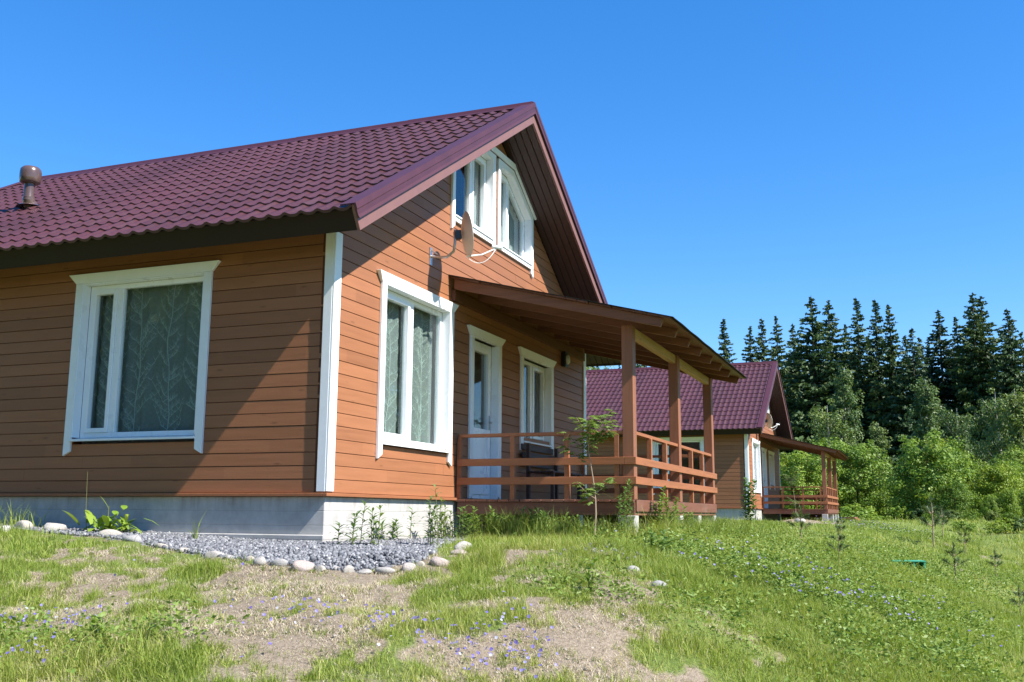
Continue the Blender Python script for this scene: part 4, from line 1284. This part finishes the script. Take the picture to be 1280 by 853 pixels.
tussock('tall grass tussock under the front railing, right end', 7.1, -2.75, .36, 700, TG, .4)
tussock('thin grass tuft by the left edge of the picture at the shaded foundation', -.45, 3.55, .34, 90, None, .12)
tussock('few thin grass stalks on the gravel by the shaded foundation', -.75, .95, .34, 16, None, .008)
# dock plant with broad leaves by the shaded wall
t = thing('dock_plant', 'broad-leaved dock plant with one pale upright leaf by the shaded wall', 'plant', (-.55, 2.2, gz(-.55, 2.2)))
rr = random.Random(5); parts = []; mb = MB()
for k in range(46):
    az = rr.uniform(0, 2 * PI); el = rr.uniform(.1, 1.4); L = rr.uniform(.2, .42)
    c0 = (rr.gauss(0, .12), rr.gauss(0, .12), rr.uniform(0, .12))
    parts.append(blade_leaf(c0, (math.cos(az), math.sin(az), el), L, rr.uniform(.04, .075), rr.uniform(.3, .9), rr.uniform(.3, 1), 4))
for k in range(9): parts.append(blade_leaf((.05 * math.sin(k), -.02 * k, .03 * k), (-.3 + .1 * k, .6 * (-1) ** k, .9), .12, .07, .4, .4, 4))
parts.append(blade_leaf((-.02, -.02, .25), (-.3, .35, .9), .22, .13, .3, 1.0, 5))
mb.tube([(0, 0, 0), (.0, -.0, .12), (-.02, -.02, .27)], [.008, .007, .005], 6); mb.tube([(.02, .28, 0), (.01, .3, .2), (.0, .31, .62)], [.004, .003, .0015], 5)
mb.build('stem', M['stem'], t); add_crown('leaves', t, parts, M['bush'])

# young rowan by the porch and the same kind before the far porch
def rowan(label, x, y, h, seed):
    rr = random.Random(seed)
    t = thing('rowan_sapling', label, 'sapling', (x, y, gz(x, y) - .02), 0, 'young rowans by the porches')
    mb = MB(); parts = []
    tr = lambda q_: Vector((.03 * math.sin(q_ * 4), .04 * q_ - .03 * math.sin(q_ * 5), h * q_))
    mb.tube([tr(k / 8) for k in range(9)], [.011 * (1 - .7 * k / 8) for k in range(9)], 7)
    for k in range(24):
        q_ = .30 + .70 * rr.random() ** .45 if k > 3 else .33 + .05 * k
        az = rr.uniform(0, 2 * PI); L = h * (rr.uniform(.17, .30) if q_ > .6 else rr.uniform(.12, .2))
        p0 = tr(min(q_, .98)); p1 = p0 + Vector((math.cos(az) * L, math.sin(az) * L, L * .75))
        if .48 < q_ < .66: continue
        mb.tube([p0, (p0 + p1) / 2 + Vector((0, 0, -.02)), p1], [.005, .004, .002], 5)
        for j in range(9):
            s = .25 + .75 * j / 8; b_ = p0.lerp(p1, s); az2 = rr.uniform(0, 2 * PI)
            rd = Vector((math.cos(az2), math.sin(az2), rr.uniform(-.1, .5))).normalized(); rl = rr.uniform(.06, .11)
            for m_ in range(5):
                c0 = b_ + rd * rl * (m_ + 1) / 5 + Vector((0, 0, -.02 * (m_ / 4) ** 2))
                for sg in (-1, 1):
                    sd = rd.cross(Vector((0, 0, 1))) * sg + rd * .4 + Vector((0, 0, -.15))
                    parts.append(blade_leaf(c0, sd, rr.uniform(.045, .07), .022, .3, min(1, max(0, rr.gauss(.6, .25))), 2))
    mb.build('trunk', M['twig'], t); add_crown('crown', t, parts, M['herb'])
rowan('slender young rowan tree standing before the near porch', 2.35, -2.03, 1.30, 4)
rowan('slender young rowan standing before the far porch', 28.3, -1.5, 1.5, 9)

# pine saplings on the lawn
def pine_variant(seed, h):
    rr = random.Random(seed)
    t = thing('pine_sapling', 'x', 'sapling', (0, 0, -50), 0, 'little pines planted on the lawn')
    mb = MB(); parts = []
    mb.tube([(0, 0, 0), (.01, .0, h * .5), (0, .01, h)], [.011, .008, .004], 6)
    def needles(p, d, n, ln):
        for _ in range(n):
            v = Vector((rr.gauss(0, .6), rr.gauss(0, .6), rr.gauss(0, .6))) + d * 1.1
            parts.append(blade_leaf(p, v, ln * rr.uniform(.7, 1.2), .008, .1, rr.random(), 2))
    for lev, nb, L in ((.45, 4, .22), (.72, 4, .17), (1.0, 1, .02)):
        for k in range(nb):
            az = k * 2 * PI / nb + rr.uniform(-.5, .5); Lx = h * L * rr.uniform(.8, 1.25) * 1.3
            p0 = Vector((0, 0, h * lev)); d = Vector((math.cos(az), math.sin(az), .55)).normalized()
            p1 = p0 + d * Lx
            if lev < 1: mb.tube([p0, p1], [.005, .003], 5)
            for s in range(5 if lev < 1 else 3): needles(p0.lerp(p1, .45 + .55 * s / 4) if lev < 1 else p0 - Vector((0, 0, .04 * s)), d if lev < 1 else Vector((0, 0, 1)), 22, .075)
    mb.build('trunk', M['twig'], t); add_crown('crown', t, parts, M['pine'])
    return t
pv = [pine_variant(s, .6) for s in (1, 2, 3)]
used = [False] * 3
PINES = [(9.62, -5.95, 1.05, 'pine sapling with three clear tufts on the open lawn at right'), (14.79, -6.89, .9, 'pine sapling at the right, beyond the three-tufted one'), (6.77, -6.63, .7, 'pine sapling cut by the right edge of the picture'),
         (18.33, -5.78, 1.9, 'tallest pine sapling, thin, behind the green box'), (18.79, -6.5, 1.1, 'small pine sapling right of the tallest one'), (6.5, -3.86, .9, 'dark pine sapling on the crest before the far house'),
         (4.61, -4.49, .75, 'dark pine sapling on the bank slope below the far house'), (25.78, -6.18, 1.6, 'spreading pine sapling far out on the lawn'), (11.36, -4.09, .7, 'little pine near the crest, closest to the far porch')]
for k, (x, y, s, lab) in enumerate(PINES):
    v = k % 3
    o = pv[v] if not used[v] else copy_tree(pv[v]); used[v] = True
    o.location = (x, y, gz(x, y) - .02); o.scale = (s, s, s); o.rotation_euler = (0, 0, k * 1.3); o['label'] = lab

# green painted box lying in the grass, reddish boards by the far porch
b = thing('green_crate', 'low green painted wooden crate lying on the lawn', 'crate', (9.3, -5.22, gz(9.3, -5.22) - .06), .25)
mb = MB()
for k in range(4): mb.box(-.13 + k * .068, -.068 + k * .068, -.27, .27, .105, .125)
mb.build('top', M['greenpaint'], b, .003)
mb = MB()
for y0 in (-.265, .235): mb.box(-.125, .135, y0, y0 + .03, 0, .1045)
mb.box(.11, .13, -.2345, .2345, .02, .1045)
mb.build('side_board', M['greenpaint'], b, .003)
for y0 in (-.1, .08):
    mb = MB(); mb.box(-.12, -.09, y0, y0 + .03, 0, .1045); mb.build('stud', M['greenpaint'], b, .003)
b = thing('board_stack', 'stack of reddish boards on the ground beyond the far porch', 'board stack', (35.6, -2.95, gz(35.6, -2.95) - .03), 1.2)
for k in range(3):
    mb = MB(); mb.box(-.33 + .05 * k, .3 - .03 * k, -.16, .16, .046 * k, .046 * k + .045); mb.build('board_layer', M['redboard'], b, .004)

# ------------------------------------------------------------------ trees
def cards(c, size, tint, aspect, out):
    n = len(c)
    nm = out + RS.normal(0, .55, (n, 3)); nm /= np.linalg.norm(nm, axis=1)[:, None] + 1e-9
    d = np.cross(nm, RS.randn(n, 3)); d /= np.linalg.norm(d, axis=1)[:, None] + 1e-9
    s = np.cross(nm, d); L = size[:, None]
    V = np.stack([c - d * L * .5, c + s * L * aspect * .5, c + d * L * .5, c - s * L * aspect * .5], 1)
    b0 = np.arange(n) * 4
    return V.reshape(-1, 3), np.stack([b0, b0 + 1, b0 + 2, b0 + 3], -1), [], np.repeat(tint, 4)
def spruce_parts(seed, H=22.0, rmax=2.3, full=1.0):
    """needle sprays on drooping whorls"""
    global RS
    RS = np.random.RandomState(seed)
    Cc = []; S = []; Dr = []; Tn = []
    z = .8
    while z < H - .15:
        q_ = z / H
        r = rmax * min(1, (1 - q_) ** .88 * 1.2) * (1 if q_ > .12 else .75 + q_ * 2) + .05
        nb = int(9 - 4 * q_) + RS.randint(0, 2)
        for b_ in range(nb):
            az = RS.uniform(0, 2 * PI); L = r * RS.uniform(.6, 1.22)
            if RS.rand() < .06: continue
            zj = RS.uniform(-.2, .2); drop = RS.uniform(.15, .5) * (1 - .7 * q_); tn = np.clip(RS.normal(.42, .2), 0, 1)
            m_ = max(6, int(L * 17 * full))
            for k in range(m_):
                s = (k + RS.rand()) / m_; rr_ = L * (.12 + .88 * s)
                zz = z + zj - drop * rr_ * 1.0 + .22 * L * s * s
                w = .26 * L * (1 - .55 * s)
                off = RS.uniform(-w, w)
                Cc.append((math.cos(az) * rr_ - math.sin(az) * off, math.sin(az) * rr_ + math.cos(az) * off, zz - RS.uniform(0, .22) * (1 - q_)))
                S.append(RS.uniform(.36, .72) * (1 - .5 * q_)); Dr.append((math.cos(az), math.sin(az), -.35 + .5 * s)); Tn.append(np.clip(tn + (.22 if s > .7 else -.08) + RS.normal(0, .1), 0, 1))
        z += .26 + .14 * (1 - q_)
    Cc = np.array(Cc); S = np.array(S); D = np.array(Dr); hg = RS.rand(len(S)) < .5; D[hg] = D[hg] * .45 + np.array((0, 0, -.75)); D = D + RS.normal(0, .35, (len(S), 3)); D /= np.linalg.norm(D, axis=1)[:, None]
    s = np.cross(D, RS.randn(len(S), 3)); s /= np.linalg.norm(s, axis=1)[:, None]
    L = S[:, None]
    V = np.stack([Cc - D * L * .5, Cc + s * L * .27, Cc + D * L * .6, Cc - s * L * .27], 1); b0 = np.arange(len(S)) * 4
    return V.reshape(-1, 3), np.stack([b0, b0 + 1, b0 + 2, b0 + 3], -1), [], np.repeat(np.array(Tn), 4)
def make_spruce(seed, rmax):
    t = thing('spruce_tree', 'x', 'tree', (0, 0, -200), 0, 'tall dark spruces at the forest edge')
    mb = MB(); mb.tube([(0, 0, -.3), (0, 0, 8), (.05, 0, 16), (0, 0, 21.9)], [.24, .17, .09, .015], 8); mb.build('trunk', M['bark'], t)
    add_crown('crown', t, [spruce_parts(seed, 22, rmax)], M['spruce'])
    return t
def make_leafy(name, seed, H, shape, n, leaf, mat, bark, cat, group, limbs=26, cr=1.0, jit=(.62, 1.15)):
    """trunk, limbs that end in leaf clumps; shape(q) = crown radius at height fraction q"""
    global RS
    RS = np.random.RandomState(seed); rr = random.Random(seed)
    t = thing(name, 'x', cat, (0, 0, -200), 0, group)
    mb = MB(); top = Vector((rr.uniform(-.2, .2), rr.uniform(-.2, .2), H * .96))
    tr = lambda q_: Vector((top.x * q_ + .1 * math.sin(5 * q_), top.y * q_ + .1 * math.sin(4 * q_ + 1), top.z * q_))
    mb.tube([tr(k / 8) + (Vector((0, 0, -.2)) if k == 0 else Vector()) for k in range(9)], [.018 * H * (1 - .9 * k / 8) for k in range(9)], 7)
    Cc = []; Tn = []; On = []
    cl = []
    for k in range(limbs):
        q_ = .05 + .93 * (k + rr.random()) / limbs; az = k * 2.4 + rr.uniform(-.4, .4)
        r = shape(q_) * H * rr.uniform(*jit)
        p1 = tr(q_) + Vector((math.cos(az) * r, math.sin(az) * r, .0)); p0 = tr(max(.03, q_ - .16 - .1 * rr.random()))
        mid = p0.lerp(p1, .5) + Vector((0, 0, .06 * H * (1 - q_)))
        mb.tube([p0, mid, p1], [.007 * H * (1.1 - q_), .004 * H * (1.1 - q_), .0015 * H], 5)
        for s in (.45, .75, 1.0):
            c = (p0.lerp(mid, s * 2) if s < .5 else mid.lerp(p1, s * 2 - 1))
            for _ in range(2):
                cl.append((np.array(c) + RS.normal(0, .035 * H, 3), (.055 + .05 * s) * H * cr * rr.uniform(.7, 1.15) * (.55 + 1.6 * shape(q_)), np.clip(RS.normal(.5, .22), 0, 1)))
    per = max(6, n // len(cl))
    for c, rad, tn in cl:
        v = RS.normal(0, 1, (per, 3)); v /= np.linalg.norm(v, axis=1)[:, None]
        co = c - np.array((top.x * .4, top.y * .4, H * .4)); co = co / (np.linalg.norm(co) + 1e-6)
        On.append(v * .8 + co * .7 + np.array((0, 0, .25)))
        v = v * (rad * RS.uniform(.35, 1, (per, 1)) ** .45); v[:, 2] *= .75
        Cc.append(c + v); Tn.append(np.clip(tn + RS.normal(0, .13, per), 0, 1))
    Cc = np.concatenate(Cc); Tn = np.concatenate(Tn); Cc[:, 2] = np.maximum(Cc[:, 2], .05)
    mb.build('trunk', M[bark], t)
    add_crown('crown', t, [cards(Cc, RS.uniform(.7, 1.3, len(Cc)) * leaf, Tn, .62, np.concatenate(On))], M[mat])
    return t

SPR = [make_spruce(101, 3.3), make_spruce(102, 4.0), make_spruce(103, 4.7), make_spruce(104, 2.9)]
sp_used = [0] * 4
SPRUCES = [(101.95, 12.67, 22.18, 3, 'lone slender spruce just right of the near porch roof, blue-grey with sky on both sides'), (106.25, 10.99, 22.19, 0, 'spruce rising behind the far house ridge, left of the pair'),
           (108.39, 10.14, 23.32, 1, 'spruce behind the far house ridge, left one of a close pair'), (102.66, 7.63, 22.37, 0, 'spruce above the far house gable peak, right one of a close pair'),
           (110.81, 6.63, 23.00, 1, 'lower spruce just right of the far gable peak'), (99.04, 3.56, 23.74, 1, 'tall spruce right of the far gable, left of two equal tall ones'), (103.18, 1.8, 23.97, 2, 'tall broad spruce right of the far gable, right of two equal tall ones'),
           (109.26, .68, 22.27, 0, 'low spruce filling the gap left of the twin spires'), (99.34, -1.28, 23.10, 3, 'left spire of the narrow twin spruces in the middle of the wood'), (101.38, -2.81, 23.25, 3, 'right spire of the narrow twin spruces in the middle of the wood'),
           (97.41, -4.51, 21.78, 0, 'narrow spruce right of the twin spires'), (95.41, -6.3, 18.79, 1, 'shorter light-topped spruce right of the narrow one'), (103.38, -7.96, 18.74, 0, 'lowest spruce in the dip of the skyline'),
           (101.36, -8.94, 21.70, 1, 'spruce with a clear pointed top, left of the big dark clump'), (103.28, -10.92, 21.25, 0, 'spruce between the pointed one and the big dark clump'), (97.22, -11.72, 22.41, 2, 'left of the two broadest dark spruces near the right edge'),
           (99.14, -13.09, 22.25, 2, 'right of the two broadest dark spruces near the right edge'), (95.0, -14.65, 20.31, 1, 'spruce cut by the right edge of the picture'),
           (98.53, 27.36, 18.26, 0, 'spruce top peeping over the far ridge, leftmost under the near porch roof'), (103.77, 23.47, 19.77, 1, 'spruce top over the far ridge between the near porch posts'), (103.03, 17.84, 19.47, 0, 'spruce hidden behind the near porch roof edge')]
for k, (x, y, h, v, lab) in enumerate(SPRUCES):
    o = SPR[v] if not sp_used[v] else copy_tree(SPR[v]); sp_used[v] = 1
    s = h / 22; sr = s * R.uniform(.95, 1.4)
    o.location = (x, y, gz(x, y) - .3); o.scale = (sr, sr, s); o.rotation_euler = (R.uniform(-.02, .02), R.uniform(-.02, .02), R.uniform(0, 6.28)); o['label'] = lab
# the wood behind reads as one dark mass
parts = []
for k in range(64):
    V, Q, T, C = spruce_parts(300 + k % 5, 22, 3.3, .45)
    xx = 106 + R.uniform(0, 16); yy = 32 - 60 * k / 63 + R.uniform(-1, 1); s = R.uniform(.74, .90) if k % 3 else R.uniform(.88, .99)
    ca, sa = math.cos(k), math.sin(k)
    V = np.stack([(V[:, 0] * ca - V[:, 1] * sa) * s * 1.1 + xx, (V[:, 0] * sa + V[:, 1] * ca) * s * 1.1 + yy, V[:, 2] * s + gz(xx, yy)], -1)
    parts.append((V, Q, T, C))
V, Q, T, C = join(parts)
fo = bpy.data.objects.new('spruce_wood', np_mesh('spruce_wood', V, Q, None, M['spruce'], C)); link(fo)
tag(fo, 'dark mass of spruce wood behind the single trees', 'forest', kind='stuff')

cone = lambda q_: .165 * max(.03, (1 - q_)) ** .75 * min(1, .55 + q_ * 1.6)
dome = lambda q_: .40 * math.sqrt(max(.02, 1 - (abs(q_ - .38) / .64) ** 2))
slim = lambda q_: .25 * math.sqrt(max(.03, 1 - (abs(q_ - .42) / .6) ** 2))
BIR = [make_leafy('birch_tree', 201, 10, cone, 13000, .19, 'birch', 'birchbark', 'tree', 'pale birches before the spruces', 46, .72), make_leafy('birch_tree', 202, 10, slim, 12000, .19, 'birch', 'birchbark', 'tree', 'pale birches before the spruces', 40, .72)]
BSH = [make_leafy('leafy_bush', 211, 5, dome, 22000, .125, 'bush', 'bark', 'bush', 'rounded bushes at the edge of the lawn', 60, .8, (.8, 1.05)), make_leafy('leafy_bush', 212, 5, dome, 22000, .125, 'bush', 'bark', 'bush', 'rounded bushes at the edge of the lawn', 56, .8, (.8, 1.05)),
       make_leafy('leafy_bush', 213, 5, slim, 13000, .135, 'bush', 'bark', 'bush', 'rounded bushes at the edge of the lawn', 40)]
LOW = [make_leafy('low_shrub', 221, 1.2, lambda q_: .75 * math.sqrt(max(.05, 1 - q_ * q_)), 2600, .10, 'bush', 'bark', 'shrub', 'low shrubs along the lawn edge', 22), make_leafy('low_shrub', 222, 1.2, lambda q_: .6 * math.sqrt(max(.05, 1 - q_ * q_)), 2400, .10, 'birch', 'bark', 'shrub', 'low shrubs along the lawn edge', 20)]
def plant(vs, lst, H, sx=(.9, 1.15)):
    us = [0] * len(vs)
    for (x, y, h, v, lab) in lst:
        o = vs[v] if not us[v] else copy_tree(vs[v]); us[v] = 1
        s = h / H; w_ = s * R.uniform(*sx)
        o.location = (x, y, gz(x, y) - .05); o.scale = (w_, w_, s); o.rotation_euler = (0, 0, R.uniform(0, 6.28)); o['label'] = lab
plant(BIR, [(73.28, -.7, 12.48, 0, 'tallest pale birch with a pointed crown, right of the far house'), (71.21, .33, 9.04, 1, 'lower birch at the left foot of the tallest birch'), (79.4, -6.75, 11.65, 0, 'pointed birch before the narrow spruce in the middle of the wood'),
            (75.34, -8.93, 9.00, 1, 'slim birch before the dip of the spruce skyline'), (71.19, -11.34, 9.49, 1, 'broad birch before the big dark spruces'), (69.07, -12.67, 9.53, 0, 'birch cut by the right edge of the picture'),
            (75.38, -2.95, 7.82, 0, 'low birch right of the tallest birch'), (72.76, 19.28, 14.20, 1, 'pale tree over the far ridge, seen beside the near house wall')], 10, (.75, .95))
plant(BSH, [(57.34, -2.31, 5.19, 0, 'large round bush right of the far porch roof'), (53.41, -6.34, 5.16, 1, 'large bright round bush in the middle of the lawn edge'), (57.41, -4.55, 2.19, 2, 'smaller bush in the dark gap between the two large round bushes'),
            (59.33, -8.69, 4.20, 2, 'upright bush right of the bright round one'), (55.25, -9.95, 3.41, 0, 'rounded bush near the right edge, before the birches'), (61.14, -11.62, 4.69, 1, 'tall bush at the right edge of the picture'),
            (51.13, -11.17, 1.95, 0, 'low bush at the far right edge'), (55.14, .57, 4.30, 1, 'bush seen through the right end of the far porch'), (57.01, 1.95, 4.09, 0, 'bush seen through the middle of the far porch'),
            (60.83, 3.68, 4.08, 1, 'bush seen through the left end of the far porch'), (51.38, -7.51, 2.33, 0, 'low bush at the right foot of the bright round one'),
            (49.29, -9.15, 1.41, 1, 'low bush in front of the rounded bush near the right edge'), (65.36, -8.26, 4.55, 2, 'slim bush rising behind the upright bush'), (49.22, -10.07, 1.79, 2, 'low upright bush near the right edge'),
            (63.23, -.24, 5.52, 0, 'bush behind the large round one, at the far gable'), (71.39, -7.43, 6.32, 2, 'tall thin bush below the pointed birch'), (58.5, -11.0, 3.87, 2, 'upright bush second from the right edge')], 5)
plant(LOW, [(51.35, -2.59, 0.94, 0, 'low shrub at the foot of the large round bush'), (51.41, -4.47, 0.77, 0, 'low shrub between the two large round bushes'), (51.41, -5.5, 0.74, 1, 'pale low shrub before the bright round bush, left'),
            (49.41, -6.4, 0.65, 0, 'low shrub before the bright round bush, middle'), (49.38, -7.25, 0.69, 1, 'pale low shrub before the bright round bush, right'), (48.35, -8.16, 0.51, 0, 'low shrub before the upright bush'), (47.3, -9.02, 0.50, 1, 'pale low shrub right of the upright bush'),
            (46.24, -9.72, 0.50, 0, 'low shrub near the right edge of the lawn'), (46.17, -10.52, 0.52, 1, 'pale low shrub at the right edge of the picture'), (36.37, -7.28, .5, 0, 'dark low shrub on the open lawn, left'), (33.3, -8.51, .6, 0, 'dark low shrub on the open lawn, middle'), (33.24, -9.17, .6, 1, 'dark low shrub on the open lawn at the right edge'),
            (41, -3.1, 0.90, 0, 'low shrub beyond the far porch corner')], 1.2, (1.3, 1.8))

def mesh_part(o, M4):
    me = [c for c in o.children if c.name.startswith('crown')][0].data
    n = len(me.vertices); V = np.empty(n * 3, np.float32); me.vertices.foreach_get('co', V); V = V.reshape(-1, 3)
    C = np.empty(n, np.float32); me.attributes['tint'].data.foreach_get('value', C)
    sx, sz, x, y = M4
    return V * np.array((sx, sx, sz)) + np.array((x, y, gz(x, y))), np.arange(n).reshape(-1, 4), [], C
parts = []
for k in range(34):
    a_ = k / 33; x = -22 - 9 * R.random(); y = 5 + 36 * a_
    s = R.uniform(1.6, 2.3) if k % 2 else R.uniform(.75, 1.0); parts.append(mesh_part(BIR[k % 4 // 2] if k % 2 else SPR[k % 3], (s * 1.2, s, x, y)))
for k in range(12):
    x = 26 + 40 * k / 11; y = -27 - 4 * R.random(); s = R.uniform(.8, 1.3)
    parts.append(mesh_part(BIR[k % 2], (s * 1.3, s, x, y)))
V, Q, T, C = join(parts)
wo = bpy.data.objects.new('woodland', np_mesh('woodland', V, Q, None, M['birch'], C)); link(wo)
tag(wo, 'green woodland around the clearing, mirrored in the window panes', 'forest', kind='stuff')

# ------------------------------------------------------------------ light, sky, camera
SUN = Vector((.14, 1.0, -1.083)).normalized()
sd = bpy.data.lights.new('sun', 'SUN'); sd.energy = 5.0; sd.angle = math.radians(.53); sd.color = (1, .955, .89)
so = bpy.data.objects.new('sun', sd); so.rotation_euler = SUN.to_track_quat('-Z', 'Y').to_euler(); so.location = (0, -20, 30); link(so)
wld = bpy.data.worlds.new('World'); scene.world = wld; wld.use_nodes = True
nt = wld.node_tree; bg = nt.nodes['Background']
sky = nt.nodes.new('ShaderNodeTexSky'); sky.sky_type = 'NISHITA'; sky.sun_disc = False
sky.sun_elevation = math.asin(-SUN.z); sky.sun_rotation = math.atan2(-SUN.x, -SUN.y)
sky.air_density = 1.0; sky.dust_density = 0; sky.ozone_density = 6; sky.altitude = 100
hs = nt.nodes.new('ShaderNodeHueSaturation'); hs.inputs['Saturation'].default_value = 1.4; hs.inputs['Hue'].default_value = .508
gm = nt.nodes.new('ShaderNodeGamma'); gm.inputs[1].default_value = .8
nt.links.new(sky.outputs[0], gm.inputs[0]); nt.links.new(gm.outputs[0], hs.inputs['Color']); nt.links.new(hs.outputs[0], bg.inputs[0]); bg.inputs[1].default_value = .15
cd = bpy.data.cameras.new('camera'); cam = bpy.data.objects.new('camera', cd); link(cam); scene.camera = cam
F, YW, PT, RL = 1249.98, -1.1928, .1703, .0068
fw = Vector((-math.sin(YW) * math.cos(PT), math.cos(YW) * math.cos(PT), math.sin(PT))); rt = Vector((math.cos(YW), math.sin(YW), 0)); up = rt.cross(fw)
r2 = rt * math.cos(RL) + up * math.sin(RL); u2 = up * math.cos(RL) - rt * math.sin(RL)
cam.matrix_world = Matrix(((r2.x, u2.x, -fw.x, CAMP.x), (r2.y, u2.y, -fw.y, CAMP.y), (r2.z, u2.z, -fw.z, CAMP.z), (0, 0, 0, 1)))
cd.sensor_fit = 'HORIZONTAL'; cd.sensor_width = 36; cd.lens = F / 1280 * 36; cd.clip_start = .05; cd.clip_end = 3000
vs_ = scene.view_settings; vs_.view_transform = 'Standard'; vs_.look = 'None'; vs_.exposure = 1.12; vs_.gamma = 1
scene.cycles.max_bounces = 8; scene.cycles.transparent_max_bounces = 12
